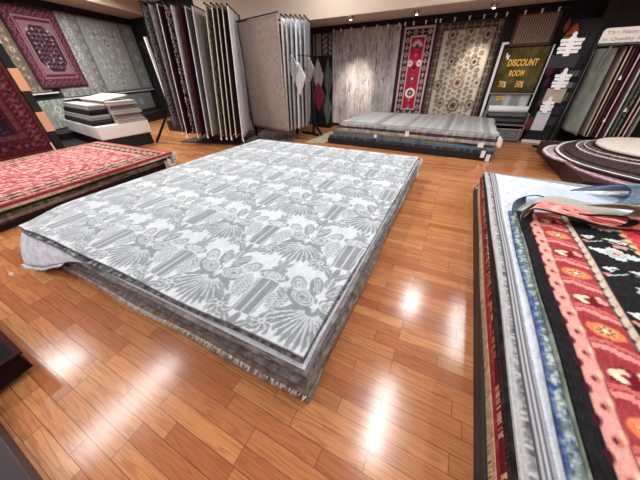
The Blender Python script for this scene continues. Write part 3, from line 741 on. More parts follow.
# black floral flat-weave: pattern as a function of true width (0 = left edge)
def kilim():
    C = Canvas(1.8, 3.1, 130, (26, 24, 26)); rr = random.Random(6)
    pk = (226, 160, 150); cr = (232, 208, 172); red = (158, 56, 62); rose = (200, 104, 98); dk = (112, 20, 34); org = (226, 128, 88); mint = (170, 188, 180)
    def band(mx, fl):
        # mx: border start, fl: direction
        g0, g1 = mx, mx + .068
        C.rect(g0, g1, 0, 3.1, pk)
        y = 0.0; k = 0
        while y < 3.15:
            if k % 2 == 0: C.ell(g0 - .002, y, .014, .022, (70, 14, 28))
            else: C.ell(g0 + .040, y, .016, .020, (206, 120, 106)); C.ell(g0 + .034, y, .007, .010, (30, 20, 22)); C.ell(g0 + .066, y + .03, .012, .02, cr)
            y += .062; k += 1
        C.rect(g0 + .066, g0 + .073, 0, 3.1, (228, 150, 128))
        r0, r1 = mx + .073, mx + .252
        C.rect(r0, r1, 0, 3.1, (158, 58, 62))
        y = -.2; k = 0; per = .2375
        while y < 3.3:
            cx = (r0 + r1) / 2
            # diagonal stepped rose band between the flowers
            C.poly([(r0, y - .10), (r0 + .05, y - .085), (r0 + .09, y - .105), (r1, y - .125), (r1, y - .095), (r0 + .11, y - .075), (r0 + .06, y - .055), (r0, y - .07)], (226, 142, 134))
            C.poly([(r0, y - .06), (r0 + .06, y - .045), (r1, y - .085), (r1, y - .06), (r0 + .07, y - .02), (r0, y - .035)], rose)
            if k % 2 == 0:
                C.ell(cx, y + .035, .075, .048, org, -.15); C.ell(cx, y + .035, .045, .034, (240, 176, 120)); 
                for a in range(8): C.line([(cx, y + .035), (cx + .036 * math.cos(a * .785), y + .035 + .03 * math.sin(a * .785))], .006, (40, 24, 20))
                C.ell(cx, y + .035, .014, .013, (246, 236, 200))
            else:
                C.poly([(r0 + .02, y - .01), (cx, y - .03), (r1 - .01, y), (r1 - .02, y + .05), (cx, y + .075), (r0 + .03, y + .05)], dk)
                C.ell(cx - .045, y + .03, .026, .020, cr, .5); C.ell(cx - .03, y + .005, .028, .015, (246, 226, 196), -.5); C.ell(cx - .012, y + .045, .022, .014, (240, 208, 176)); 
                C.ell(cx + .06, y + .03, .024, .022, (230, 150, 150)); C.ell(cx + .05, y + .055, .015, .012, cr)
            y += per; k += 1
        s0, s1 = r1, r1 + .048
        C.rect(s0, s1, 0, 3.1, (206, 186, 168)); C.rect(s0, s0 + .006, 0, 3.1, (40, 28, 30)); C.rect(s1 - .006, s1, 0, 3.1, (176, 160, 150))
        y = 0
        while y < 3.1: C.ell(s0 + .008, y, .008, .012, (40, 28, 30)); C.line([(s0 + .02, y), (s1 - .01, y + .035)], .006, (168, 132, 120)); y += .075
        return s1
    e = band(.066, 1)      # -> ~.366
    # black field with stepped medallions, then the red centre field
    f0, f1 = e, .70
    y = .10; k = 0; W = (204, 214, 208)
    while y < 3.1:
        cx = (f0 + f1) / 2 - .01
        if k % 2 == 0:
            for (ax, ay, r) in ((0, 0, .075), (-.07, .01, .045), (.075, -.008, .045), (0, .05, .04), (0, -.05, .04), (-.12, .02, .022), (.13, -.02, .022)): C.star(cx + ax, y + ay, r, 8, .72, W, .2, 1.1)
            C.star(cx, y, .055, 8, .75, mint, .2, 1.2); C.ell(cx, y, .030, .018, (236, 214, 206)); C.ell(cx, y, .020, .011, (176, 40, 66))
            C.poly([(cx + .02, y + .10), (cx + .09, y + .09), (cx + .10, y + .13), (cx + .03, y + .135)], (226, 150, 134))
        else:
            C.star(cx + .05, y, .075, 10, .75, (176, 190, 182), 0, 1.25); C.star(cx + .05, y, .045, 8, .7, (226, 130, 124), 0, 1.2); C.ell(cx + .05, y, .02, .014, (246, 226, 206))
        yy = y + .18
        for sg in (-1, 1):
            C.poly([(cx + sg * .02 - .03, yy + .03), (cx + sg * .10, yy - .02), (cx + sg * .14, yy + .02), (cx + sg * .06, yy + .05)], W)
            C.poly([(cx + sg * .055, yy + .022), (cx + sg * .10, yy), (cx + sg * .09, yy + .02)], (26, 24, 26))
            C.line([(cx + sg * .02, yy - .01), (cx + sg * .13, yy - .07)], .010, W)
        C.ell(cx + .12, yy + .05, .022, .016, (224, 130, 120)); C.ell(cx - .13, yy - .05, .02, .014, (224, 130, 120))
        y += .41; k += 1
    C.rect(.665, 1.8, 0, 3.1, (196, 60, 66))
    y = 0
    while y < 3.1: C.ell(.668, y, .022, .028, (224, 190, 150)); C.ell(.69, y + .04, .018, .022, (206, 110, 90)); C.ell(.66, y + .04, .010, .02, (60, 80, 70)); y += .08
    for _ in range(240): C.star(rr.uniform(.76, 1.8), rr.uniform(0, 3.1), rr.uniform(.02, .05), 6, .6, rr.choice([(232, 190, 170), (120, 24, 40), (150, 170, 160), (228, 140, 110)]))
    C.speckle(9, 1, 2, 3); C.speckle(6, 14, 3, 8)
    return C
K = kilim()
U, V = np.meshgrid(np.arange(K.nu) / K.res, np.linspace(0, 1, K.nv))
yf = 2.58 + .24 * U; Yk = -.45 + V * (yf + .45)
X = .690 + .004 * np.sin(Yk * 7) + U
# colours sampled at the true place so the weave is not stretched
vi = np.clip(((Yk + .45) * K.res).astype(int), 0, K.nv - 1); ui = np.broadcast_to(np.arange(K.nu), vi.shape)
Zk = .474 + .003 * np.sin(X * 9) * np.sin(Yk * 6)
o_kil = sheet('rug', np.stack([X, Yk, Zk], -1), .012, WOV, N=(0, 0, 1), col=K.a[vi, ui], uv=np.stack([U, Yk], -1))
tag(o_kil, 'black flat-woven rug with red flower border and white medallions, topmost of the right stack', 'rug', G4)
def col_kil(S, T):
    r1 = np.random.RandomState(2)
    c = np.empty(S.shape + (3,)); c[:] = (214, 140, 132)
    for _ in range(90):
        a_, b_, q = r1.uniform(0, S.max()), r1.uniform(.03, .42), r1.uniform(.015, .035); cc = ((178, 52, 60), (232, 196, 176), (196, 84, 84), (112, 24, 38))[r1.randint(4)]
        c[np.hypot(S - a_, T - b_) < q] = cc
    k = (T > .035) & (T < .05); c[k] = (226, 200, 180)
    c[T < .040] = (28, 26, 28); c[S < .12] = (27, 25, 27); c[(S > .52) & (T < .075)] = (28, 26, 28)
    return c
C_ = [(.676,2.20,.480),(.668,2.27,.505),(.672,2.32,.545),(.697,2.356,.575),(.752,2.399,.595),(.877,2.400,.588),(1.019,2.417,.560),(1.152,2.425,.530),(1.26,2.47,.512),(1.34,2.51,.522),(1.37,2.52,.555),(1.34,2.50,.590),(1.27,2.47,.604),(1.16,2.45,.598),(1.04,2.43,.585)]
fold('', C_, (.95, .31, 0), .50, col_kil, .009, parent=o_kil, nt=100, lift=-.04, e0=(.10, .20, 0), blend=(.56, .78))

# ------------------------------------------------------------------ hanging rugs on the back wall
YW = 8.08
GW = 'rugs hung along the back wall'
def persian(w, h, res, field, sets, bspec, per, seed, vine, sz=.45, amp=9, extra=None):
    C = Canvas(w, h, res, field); bw = sum(b[0] for b in bspec)
    scatter(C, bw, w - bw, bw, h - bw, per, sets, seed, sz, vine)
    if extra: extra(C)
    borders(C, bspec); C.speckle(amp, 1, 1, seed); return C
def wall_rug(C, x, z, label, y=YW, th=.014, seed=0, name='rug', wav=.003, group=GW):
    ph = seed * 1.7
    o = flat_rug(name, C, (x, y, z), (1, 0, 0), (0, 0, 1), th, N=None, wave=lambda U, V: wav * np.sin(U * 5 + ph) * (C.h - V) / C.h)
    return tag(o, label, 'rug', group)
def abstract():
    C = Canvas(1.88, 2.33, 60, (176, 168, 164)); rr = random.Random(4)
    C.speckle(22, 8, 40, 1); C.speckle(14, 2, 14, 2); C.speckle(26, 16, 22, 3)
    w = (V := np.linspace(0, 1, C.nv))[:, None, None]
    for _ in range(260):
        x = rr.uniform(0, 1.88); y = rr.uniform(.1, 2.3); C.line([(x, y), (x + rr.uniform(-.02, .02), y + rr.uniform(.03, .22))], rr.uniform(.01, .025), rr.choice([(180, 172, 166), (126, 120, 118), (166, 166, 172), (112, 106, 106)] if y < 1.5 or rr.random() < .5 else [(100, 94, 94), (84, 80, 80)]))
    C.speckle(14, 1, 3, 5); return C
wall_rug(abstract(), -3.68, .09, 'tall grey abstract rug with vertical streaks hung on the back wall', seed=1)
def runner_extra(C):
    cx = C.w / 2
    for y, k in ((.25, 0), (.62, 1), (.95, 0), (1.28, 2), (1.62, 3), (1.92, 0)):
        if k == 1: C.ell(cx, y, .13, .12, (226, 214, 200)); C.star(cx, y, .09, 8, .7, (36, 30, 36)); C.ell(cx, y, .03, .03, (216, 196, 180))
        elif k == 2:
            for s in (-1, 1): C.ell(cx + s * .11, y, .06, .07, (222, 206, 194)); C.ell(cx + s * .11, y, .025, .03, (180, 90, 90))
            C.star(cx, y - .08, .07, 6, .5, (40, 34, 44))
        elif k == 3: 
            for a in range(7): C.ell(cx + .09 * math.cos(.45 * a + .2), y + .09 * math.sin(.45 * a + .2), .05, .016, (210, 190, 180), .45 * a + .2)
            C.star(cx, y, .07, 6, .5, (60, 70, 76))
        else: C.star(cx, y, .10, 4, .45, (50, 54, 66)); C.ell(cx, y, .03, .03, (222, 200, 190))
RB = [(.04, (40, 24, 34), None), (.045, (196, 176, 168), None), (.13, (40, 34, 44), ([(206, 186, 176), (150, 44, 62), (96, 100, 110)], .15)), (.03, (200, 176, 166), None)]
C = persian(.80, 2.05, 70, (158, 30, 58), [[(206, 120, 130), (60, 50, 64), (220, 190, 180)]], RB, .14, 3, None, .3, 8, runner_extra)
wall_rug(C, -1.745, .33, 'narrow crimson runner with navy border hung on the back wall', seed=2)
def medal(C):
    for (x, y, r, c) in ((.35, 1.95, .09, 0), (.72, 2.0, .10, 1), (1.08, 1.92, .10, 0), (.45, 1.45, .08, 0), (.95, 1.42, .09, 0), (.25, .95, .10, 0), (.70, 1.0, .13, 1), (1.12, 1.0, .09, 2), (.40, .55, .09, 0), (.72, .5, .14, 0), (1.1, .52, .10, 0), (.7, .12, .12, 1), (.3, .15, .09, 0), (1.1, .15, .09, 0)):
        cc = [(96, 84, 76), (130, 110, 92), (150, 140, 128)][c]
        C.ell(x, y, r, r * 1.1, cc); C.petals(x, y, r * 1.15, 8, cc, .25); C.ring(x, y, r * .62, r * .68, .018, (206, 192, 170)); C.star(x, y, r * .4, 6, .5, (60, 50, 46))
MBD = [(.02, (36, 28, 28), None), (.12, (64, 54, 50), ([(150, 134, 118), (90, 76, 68), (176, 160, 140)], .16)), (.02, (140, 126, 112), None)]
C = persian(1.34, 2.18, 62, (188, 178, 160), [[(96, 88, 80), (150, 130, 108), (120, 108, 94)], [(70, 62, 58), (170, 150, 126), (110, 100, 90)], [(128, 120, 108), (88, 80, 72), (160, 146, 124)]], MBD, .105, 5, (120, 108, 96), .46, 10, medal)
wall_rug(C, -.925, .18, 'cream all-over floral rug with dark medallions hung on the back wall', seed=3)
# ribbed brown rug above the discount rug
C = Canvas(.74, .54, 90, (92, 68, 58)); C.rect(.05, .69, .05, .50, (104, 84, 74))
for k in range(15): C.rect(.06 + k * .0425, .078 + k * .0425, .05, .50, (176, 156, 142))
C.speckle(8, 1, 1, 3)
wall_rug(C, .62, 1.85, 'small brown ribbed rug with wide border above the discount rug', y=YW - .02, seed=4)
C = Canvas(.83, .84, 70, (88, 78, 40)); C.speckle(20, 8, 8, 1); C.speckle(12, 2, 2, 2); C.rect(0, .83, 0, .014, (60, 52, 30))
disc = wall_rug(C, .565, .99, 'olive rug with yellow DISCOUNT ROOM lettering on the back wall', y=YW - .04, seed=5, wav=.002)
disc['group'] = 'discount display on the back wall'
YELL = plain('yellow_letter', (250, 196, 92), .6); PALE = plain('pale_letter', (238, 222, 190), .6)
def text(s, x, z, y, h, mat, parent, name='lettering', ext=.003, sx=1.0, align='LEFT'):
    cu = bpy.data.curves.new('txt', 'FONT'); cu.body = s; cu.size = h * 1.38; cu.extrude = ext; cu.align_x = align; cu.space_character = 1.08; cu.offset = .004 * h / .1
    t = bpy.data.objects.new('txt', cu); COL.objects.link(t); t.rotation_euler = (R(90), 0, 0); t.location = (x, y, z); t.scale = (sx, 1, 1)
    bpy.context.view_layer.update()
    me = bpy.data.meshes.new_from_object(t.evaluated_get(bpy.context.evaluated_depsgraph_get())); me.transform(t.matrix_world)
    bpy.data.objects.remove(t); me.materials.clear()
    return link_mesh(name, me, mat, parent)
yt = YW - .058
text('DISCOUNT', .71, 1.50, yt, .125, YELL, disc, sx=.60); text('ROOM', .80, 1.31, yt, .115, YELL, disc, sx=.58)
text('70', .665, 1.10, yt, .12, YELL, disc, sx=.55); text('%', .765, 1.09, yt, .12, PALE, disc, sx=.45)
text('50', 1.00, 1.10, yt, .12, YELL, disc, sx=.55); text('%', 1.10, 1.09, yt, .12, PALE, disc, sx=.45)
m = MB(); m.box(.63, .66, yt - .003, yt + .003, 1.66, 1.74); m.box(.655, .70, yt - .003, yt + .003, 1.62, 1.70); m.build('price_label', TAGM, disc)
# white frame stand holding the discount rugs
fr = empty('display_stand', (.95, 7.98, 0), 0, 'white metal frame stand around the olive discount rug', 'stand', None)
def lp(o, m, name, mat, **k):   # part built in world space, parented to an empty
    q = m.build(name, mat, None, **k); q.parent = o; q.matrix_parent_inverse = o.matrix_basis.inverted() if False else Matrix.LocRotScale(o.location, o.rotation_euler.to_quaternion(), None).inverted(); return q
m = MB(); m.box(.475, .525, 7.90, 7.96, 0, 1.93); lp(fr, m, 'post', WHITE)
m = MB(); m.box(1.405, 1.425, 7.90, 7.94, 0, 1.85); lp(fr, m, 'post', WHITE)
m = MB(); m.box(.525, 1.405, 7.965, 7.98, .955, .985); lp(fr, m, 'crossbar', CHROME)
m = MB(); m.box(.525, .60, 7.90, 7.95, 1.89, 1.93); lp(fr, m, 'bracket', WHITE)
C = Canvas(.80, .62, 40, (150, 150, 150)); C.rect(.30, .42, 0, .62, (196, 198, 200)); C.rect(.62, .80, 0, .62, (200, 200, 200)); C.speckle(12, 3, 3, 2)
lr = wall_rug(C, .58, .32, 'grey and white rug hanging under the olive discount rug', y=8.03, seed=6, wav=.002, group='discount display on the back wall')
text('25%', .70, .83, 8.004, .085, YELL, lr, sx=.9)
# rolled and folded rugs on the low shelf below it
sh = MB(); sh.box(.55, 1.44, 7.62, 7.93, .03, .07); sh.box(.55, .58, 7.62, 7.93, 0, .60); sh.box(1.41, 1.44, 7.62, 7.93, 0, .60); sh.box(.58, 1.41, 7.63, 7.93, .34, .37)
so = sh.build('display_shelf', plain('shelf_grey', (120, 116, 116), .6)); tag(so, 'low grey two-tier shelf with folded rugs under the discount rug', 'shelf')
def roll(name, a, b, r, mat, label, group=None, parent=None):
    m = MB(); a = np.array(a, float); b = np.array(b, float); m.bar(a, b, 2 * r, n=20)
    o = m.build(name, mat, parent, smooth=False); 
    s = MB(); d = (b - a) / np.linalg.norm(b - a); u = np.cross(d, (0, 0, 1)); u /= np.linalg.norm(u); t = np.cross(u, d); pts = []
    for k in range(40):
        an = k * .55; q = r * (.95 - k * .021); pts.append(a - d * .002 + u * q * math.cos(an) + t * q * math.sin(an))
    s.tube([tuple(p) for p in pts], .003, 4); s.build('coil', plain('coil_dark', (90, 86, 84), .9), o)
    return tag(o, label, 'rug', group)
for k, (c, lab) in enumerate([((54, 48, 50), 'dark folded rug lowest on the upper tier of the grey shelf'), ((120, 112, 112), 'grey folded rug second on the upper tier of the grey shelf'), ((62, 56, 60), 'charcoal folded rug third on the upper tier of the grey shelf'), ((150, 144, 142), 'light folded rug topmost on the grey shelf')]):
    m = MB(); z = .372 + k * .055; m.box(.60 + .01 * k, 1.39 - .012 * k, 7.645, 7.92, z, z + .026); m.box(.60 + .01 * k, 1.39 - .012 * k, 7.65, 7.92, z + .0265, z + .052)
    tag(m.build('folded_rug', mottled('fold%d' % k, [c, tuple(x * .7 for x in c), c], 10), bevel=.008), lab, 'rug', 'folded rugs on the grey shelf')
roll('rolled_rug', (.60, 7.78, .665), (1.38, 7.80, .665), .072, mottled('roll_white', [(214, 214, 212), (236, 236, 234)], 8), 'white rolled rug lying on top of the folded rugs below the discount rug')
C = persian(.80, .26, 60, (110, 106, 106), [[(160, 156, 154), (80, 76, 78), (130, 126, 124)]], [(.03, (150, 146, 144), None)], .12, 2, (140, 136, 134), .4)
o = flat_rug('rug', C, (.60, 7.60, .02), (1, 0, 0), (0, .02, 1), .008); tag(o, 'grey patterned rug leaning against the front of the low shelf', 'rug')
# rail with clips along the wall
rl = empty('hanging_rail', (-1.1, 8.03, 2.44), 0, 'black rail with small clips above the back wall rugs', 'rail')
m = MB(); m.box(-3.75, 1.45, 8.035, 8.05, 2.425, 2.445); lp(rl, m, 'bar', STEEL)
for x in (-3.62, -3.4, -3.1, -2.75, -2.4, -2.12, -1.85, -1.70, -1.5, -1.22, -1.0, -.90, -.6, -.3, -.02, .2, .40, .72, 1.0, 1.27):
    m = MB(); m.hull8([(x-.012,8.0,2.37),(x+.012,8.0,2.37),(x+.012,8.04,2.37),(x-.012,8.04,2.37),(x-.018,8.005,2.44),(x+.018,8.005,2.44),(x+.018,8.034,2.44),(x-.018,8.034,2.44)]); lp(rl, m, 'clip', WHITE)
# small samples left of the abstract rug
GS = 'small sample rugs left of the abstract rug'
C = Canvas(.27, .50, 90, (110, 106, 108))
for k in range(5): C.line([(0, .05 + .12 * k), (.13, .12 + .12 * k), (.27, .02 + .12 * k)], .018, (206, 202, 202))
C.speckle(8); wall_rug(C, -3.99, 1.88, 'small grey sample rug with white zigzag lines, high on the back wall', seed=8, group=GS)
C = Canvas(.26, .50, 60, (150, 132, 124)); C.speckle(10, 2, 2); wall_rug(C, -4.30, 1.88, 'small plain beige sample rug beside the grey zigzag one', seed=9, group=GS)

def tp(par, m, name, mat):   # sub-part given in world coordinates
    q = m.build(name, mat); q.parent = par; bpy.context.view_layer.update(); q.matrix_parent_inverse = par.matrix_world.inverted(); return q
def swatch(x, y, zt, w, h, mat, label, group, name='fabric_swatch', ang=0.0, fold_=.03, n=18):
    """a square sample hung by one corner: kite outline with soft folds"""
    s, t = np.meshgrid(np.linspace(-1, 1, n), np.linspace(0, 1, n))
    half = np.where(t < .42, t / .42, (1 - t) / .58) * .5 + .03
    X = s * half * w; Z = -t * h
    Y = fold_ * np.sin(s * 4 + t * 2) * (1 - abs(s)) - fold_ * .6 * (1 - abs(s))
    ca, sa = math.cos(ang), math.sin(ang)
    P = np.stack([x + X * ca - Y * sa, y + X * sa + Y * ca, zt + Z], -1)
    o = sheet(name, P, .006, mat, uv=np.stack([X, Z], -1)); tag(o, label, 'swatch', group)
    m = MB(); m.tube([(x, y, zt - .02), (x, y, zt + .06)], .006, 6); m.build('hook', CHROME, o)
    return o
GQ = 'swatches hung in the corner by the abstract rug'
swatch(-3.98, 7.72, 1.80, .34, .95, mottled('sw_grey', [(120, 110, 110), (170, 160, 158), (96, 90, 92)], 9), 'grey mottled swatch hanging above the crimson one', GQ)
swatch(-3.70, 7.80, 1.75, .30, .95, mottled('sw_dark', [(60, 60, 60), (90, 92, 88)], 9), 'dark grey swatch hanging right of the grey mottled one', GQ)
swatch(-3.92, 7.60, 1.22, .44, .74, plain('sw_crimson', (120, 24, 48), .9), 'crimson swatch hanging in the dark corner', GQ)
swatch(-3.66, 7.66, .95, .30, .85, floral('sw_green', [(60, 70, 62), (110, 116, 104), (80, 84, 80)], 22), 'grey-green patterned swatch hanging lowest in the dark corner', GQ)
rk = MB(); rk.box(-4.12, -4.09, 7.82, 7.86, 0, 2.5); rk.box(-3.735, -3.71, 7.86, 7.90, 0, 2.5); rk.box(-4.12, -3.71, 7.84, 7.87, 1.80, 1.83); rk.box(-4.2, -3.6, 7.7, 7.95, 0, .03)
tag(rk.build('swatch_stand', STEEL), 'thin black stand that carries the corner swatches', 'stand')
for (x, y, z, c, lab) in ((-3.70, 7.55, .42, 0, 0),):
    pass

# ------------------------------------------------------------------ left wall rugs
GL = 'rugs hung along the left wall'
DW = np.array((-.3706, .9288, 0.0))
def left_rug(C, y, z, label, off=.022, seed=0):
    o = flat_rug('rug', C, (wx(y) + off, y, z), DW, (0, 0, 1), .014, wave=lambda U, V: .003 * np.sin(U * 4 + seed)); return tag(o, label, 'rug', GL)
def red_mid(C):
    w, h = C.w, C.h; x0, x1, y0, y1 = .36, w - .36, .40, h - .40
    C.rect(x0 - .07, x1 + .07, y0 - .07, y1 + .07, (122, 98, 98))
    for k in range(int((x1 - x0 + .1) / .03)): C.rect(x0 - .05 + k * .03, x0 - .042 + k * .03, y0 - .06, y1 + .06, (110, 66, 76))
    q = .22; C.poly([(x0 + q, y0), (x1 - q, y0), (x1, y0 + q), (x1, y1 - q), (x1 - q, y1), (x0 + q, y1), (x0, y1 - q), (x0, y0 + q)], (40, 20, 32))
    rr = random.Random(5)
    for j in range(9):
        for i in range(5):
            X, Y = x0 + .12 + i * (x1 - x0 - .24) / 4, y0 + .1 + j * (y1 - y0 - .2) / 8
            C.line([(X - .06, Y), (X, Y + .04), (X + .06, Y - .01)], rr.uniform(.008, .016), (124, 96, 100)); C.star(X + rr.uniform(-.03, .03), Y + rr.uniform(-.03, .03), .035, 6, .5, rr.choice([(130, 96, 100), (96, 34, 50), (160, 134, 130)]))
C = Canvas(1.50, 1.84, 52, (70, 22, 36)); red_mid(C)
borders(C, [(.03, (60, 16, 30), None), (.20, (70, 22, 36), ([(112, 72, 78), (46, 18, 28), (96, 62, 68)], .17)), (.035, (140, 100, 104), None)]); C.speckle(9, 1, 1, 2)
left_rug(C, 3.68, 1.32, 'dark red rug with eight-sided navy centre hung on the left wall', off=.06)
GP = [[(168, 168, 160), (120, 118, 114), (184, 182, 174)], [(150, 150, 144), (178, 176, 168), (124, 122, 118)], [(176, 172, 160), (134, 130, 122), (160, 158, 150)]]
C = persian(1.42, 1.92, 44, (92, 80, 66), [[(150, 136, 110), (70, 54, 46), (176, 160, 130)], [(120, 100, 84), (170, 156, 130), (90, 60, 56)]], [(.16, (104, 94, 80), ([(160, 146, 122), (70, 56, 50)], .2))], .2, 4, (140, 124, 100), .45)
left_rug(C, 2.60, 1.24, 'olive-brown floral rug partly behind the dark red wall rug')
C = persian(1.66, 2.12, 44, (128, 128, 123), GP, [(.16, (116, 116, 110), ([(172, 170, 162), (90, 88, 86)], .26))], .2, 7, (150, 150, 142), .5, 18)
left_rug(C, 4.14, 1.06, 'grey rug with pale floral border right of the dark red wall rug')
C = persian(1.80, 2.12, 44, (142, 145, 138), GP, [(.05, (100, 102, 98), None)], .34, 9, (160, 160, 152), .5, 20)
left_rug(C, 5.55 + .15, 1.06, 'wide faded grey-green rug in the middle of the left wall')
C = persian(.70, 2.12, 44, (128, 132, 127), GP, [(.05, (96, 98, 94), None)], .36, 11, (136, 138, 132), .45, 20)
left_rug(C, 7.08 + .3, 1.06, 'darker faded grey rug at the far end of the left wall')
C = persian(1.20, .74, 44, (128, 132, 120), [[(190, 192, 176), (110, 116, 104), (170, 150, 130)], [(120, 126, 112), (196, 190, 170), (96, 100, 92)]], [(.16, (120, 126, 114), ([(190, 188, 172), (96, 100, 90)], .18))], .18, 6, (186, 186, 170), .5)
left_rug(C, 3.2, .31, 'pale green floral rug low on the left wall behind the white cabinet')
C = persian(3.0, .66, 40, (120, 122, 120), GP, [(.05, (84, 86, 86), None)], .3, 12, (120, 122, 120), .45, 8)
left_rug(C, 5.0, .32, 'long grey rug low on the left wall under the faded rugs')
for (ya, yb, z, lab) in ((3.25, 4.02, 1.20, 'short white ledge under the dark red wall rug'), (4.05, 8.0, 1.01, 'long white ledge under the grey wall rugs')):
    m = MB(); a = np.array([wx(ya) + .03, ya]); b = np.array([wx(yb) + .03, yb]); n = np.array([.9288, .3706]) * .05
    m.prism([tuple(a), tuple(a + n), tuple(b + n), tuple(b)], z, z + .03); tag(m.build('wall_ledge', plain('ledge_grey', (196, 196, 192), .6)), lab, 'ledge')
m = MB(); a = np.array([wx(2.9) + .06, 2.9]); b = np.array([wx(7.6) + .06, 7.6]); n = np.array([.9288, .3706]) * .75
m.prism([tuple(a), tuple(a + n), tuple(b + n), tuple(b)], 0, .30); tag(m.build('display_platform', BASEBLK, bevel=.004), 'long black plinth along the foot of the left wall behind the white cabinet', 'platform')
m = MB(); m.prism([(-7.72, 3.12), (-10.25, 3.50), (-10.1, 2.85), (-8.5, 2.76), (-7.75, 2.85)], 0, .14); tag(m.build('display_platform', BASEBLK, bevel=.004), 'low black platform between the white cabinet and the red stack', 'platform')
# leaning dark red rug on its board with the chequered edge
def red2(C):
    w, h = C.w, C.h
    C.rect(.5, w - .5, .45, h - .45, (36, 20, 34)); rr = random.Random(3)
    for _ in range(220): C.star(rr.uniform(.52, w - .52), rr.uniform(.47, h - .47), .035, 6, .5, rr.choice([(120, 30, 50), (150, 120, 120), (90, 30, 60), (60, 60, 90)]))
    C.ell(w / 2, h / 2, .35, .6, (110, 24, 44)); C.star(w / 2, h / 2, .3, 8, .6, (40, 24, 40))
C = Canvas(2.35, 2.4, 52, (70, 20, 32)); red2(C)
borders(C, [(.05, (92, 46, 44), None), (.30, (76, 22, 34), ([(96, 32, 46), (34, 22, 42), (120, 80, 78)], .26)), (.09, (96, 66, 64), ([(60, 30, 50), (130, 40, 50)], .1))])
rr = random.Random(9)
for k in range(24):
    for xx in (.2, C.w - .2): 
        y = .15 + k * .1; C.line([(xx - .10, y), (xx - .03, y + .05), (xx + .05, y - .01), (xx + .1, y + .04)], .011, (150, 96, 86))
C.speckle(9, 1, 1, 2)
o = flat_rug('rug', C, (-8.56, .20, .14), (0, 1, 0), (0, 0, 1), .016); tag(o, 'dark red rug with navy centre on the board at the left edge', 'rug')
br = empty('display_board', (-8.66, 1.5, 0), 0, 'black board with peach and black chequered edge behind the red rug', 'board')
m = MB(); m.box(-8.70, -8.60, .20, 2.58, 0, 2.62); lp(br, m, 'panel', BLACK)
PEACH = plain('peach_check', (236, 178, 140), .7)
m = MB(); zz = [0, .12, .54, .95, 1.36, 1.77, 2.18, 2.59]
m = MB(); m.box(-8.72, -8.58, 2.585, 2.73, 0, 2.62); lp(br, m, 'edge_post', BLACK)
for a, b in ((.54, .95), (1.36, 1.77), (2.18, 2.55)):
    m = MB(); m.box(-8.735, -8.565, 2.582, 2.745, a, b); lp(br, m, 'peach_block', PEACH)
m = MB(); m.box(-8.54, -8.53, 2.50, 2.53, .14, .32); lp(br, m, 'price_label', TAGM)

# ------------------------------------------------------------------ white cabinet with folded rugs by the left wall
cx0 = np.array([-7.60, 3.17]); ua = np.array([-.987, .158]); ub = np.array([.165, .986])
def obox(m, a0, a1, b0, b1, z0, z1):
    p = [cx0 + ua * a + ub * b for a, b in ((a1, b0), (a0, b0), (a0, b1), (a1, b1))]
    m.hull8([(*q, z0) for q in p] + [(*q, z1) for q in p])
cab = empty('rug_cabinet', (-8.9, 3.9, 0), 0, 'long white cabinet on a black plinth that carries folded rugs at the left wall', 'cabinet')
m = MB(); obox(m, .03, 2.60, .03, 1.12, 0, .285); lp(cab, m, 'plinth', BASEBLK)
m = MB(); obox(m, 0, 2.65, 0, 1.16, .29, .585); lp(cab, m, 'body', WHITE)
m = MB(); obox(m, -.012, -.002, .02, .56, .31, .57); lp(cab, m, 'drawer_front', WHITE)
m = MB(); obox(m, -.012, -.002, .60, 1.14, .31, .57); lp(cab, m, 'drawer_front', WHITE)
m = MB(); obox(m, 0.02, 2.62, -.012, -.002, .31, .57); lp(cab, m, 'side_panel', WHITE)
GF = 'folded rugs on the white cabinet'
fl_ = [((44, 38, 42), (90, 84, 84), 'black and grey folded rug lowest at the front of the white cabinet'), ((150, 146, 142), (96, 90, 90), 'grey folded rug second at the front of the white cabinet'), ((30, 26, 30), (80, 70, 72), 'black folded rug third at the front of the white cabinet'), ((150, 146, 142), (44, 40, 42), 'white and black patterned folded rug on top at the front of the white cabinet')]
for k, (c1, c2, lab) in enumerate(fl_):
    m = MB(); z = .587 + k * .108; e = .03 * k
    obox(m, .22 + e, 2.5 - e * 2, .01 + e, .46, z, z + .052); obox(m, .20 + e, 2.5 - e * 2, .02 + e, .46, z + .053, z + .104)
    tag(m.build('folded_rug', striped('fr%d' % k, [c1, c2, c1], 3, 'DIAGONAL', 3), bevel=.012), lab, 'rug', GF)
fl2 = [((196, 188, 178), 'cream folded rug lowest at the right of the white cabinet'), ((176, 164, 152), 'beige folded rug second at the right of the white cabinet'), ((204, 196, 190), 'ivory folded rug third at the right of the white cabinet'), ((166, 150, 140), 'tan folded rug fourth at the right of the white cabinet'), ((200, 192, 188), 'white folded rug fifth at the right of the white cabinet')]
for k, (c1, lab) in enumerate(fl2):
    m = MB(); z = .587 + k * .096; e = [0, .05, .02, .09, .05][k]
    obox(m, e, 2.0, .48, 1.15 - e, z, z + .045); obox(m, e + .02, 2.0, .48, 1.13 - e, z + .046, z + .092)
    tag(m.build('folded_rug', mottled('fq%d' % k, [c1, tuple(x * .82 for x in c1), c1], 12), bevel=.012), lab, 'rug', GF)
C = persian(1.7, .62, 60, (186, 174, 162), [[(160, 110, 112), (150, 150, 140), (196, 170, 150)]], [(.05, (190, 178, 168), None)], .28, 3, None, .45)
p0 = cx0 + ua * 2.05 + ub * .46
o = flat_rug('folded_rug', C, (*p0, 1.085), (-ua[0], -ua[1], 0), (ub[0] * .95, ub[1] * .95, .14), .03); tag(o, 'cream folded rug with small pink and grey medallions, highest on the white cabinet', 'rug', GF)

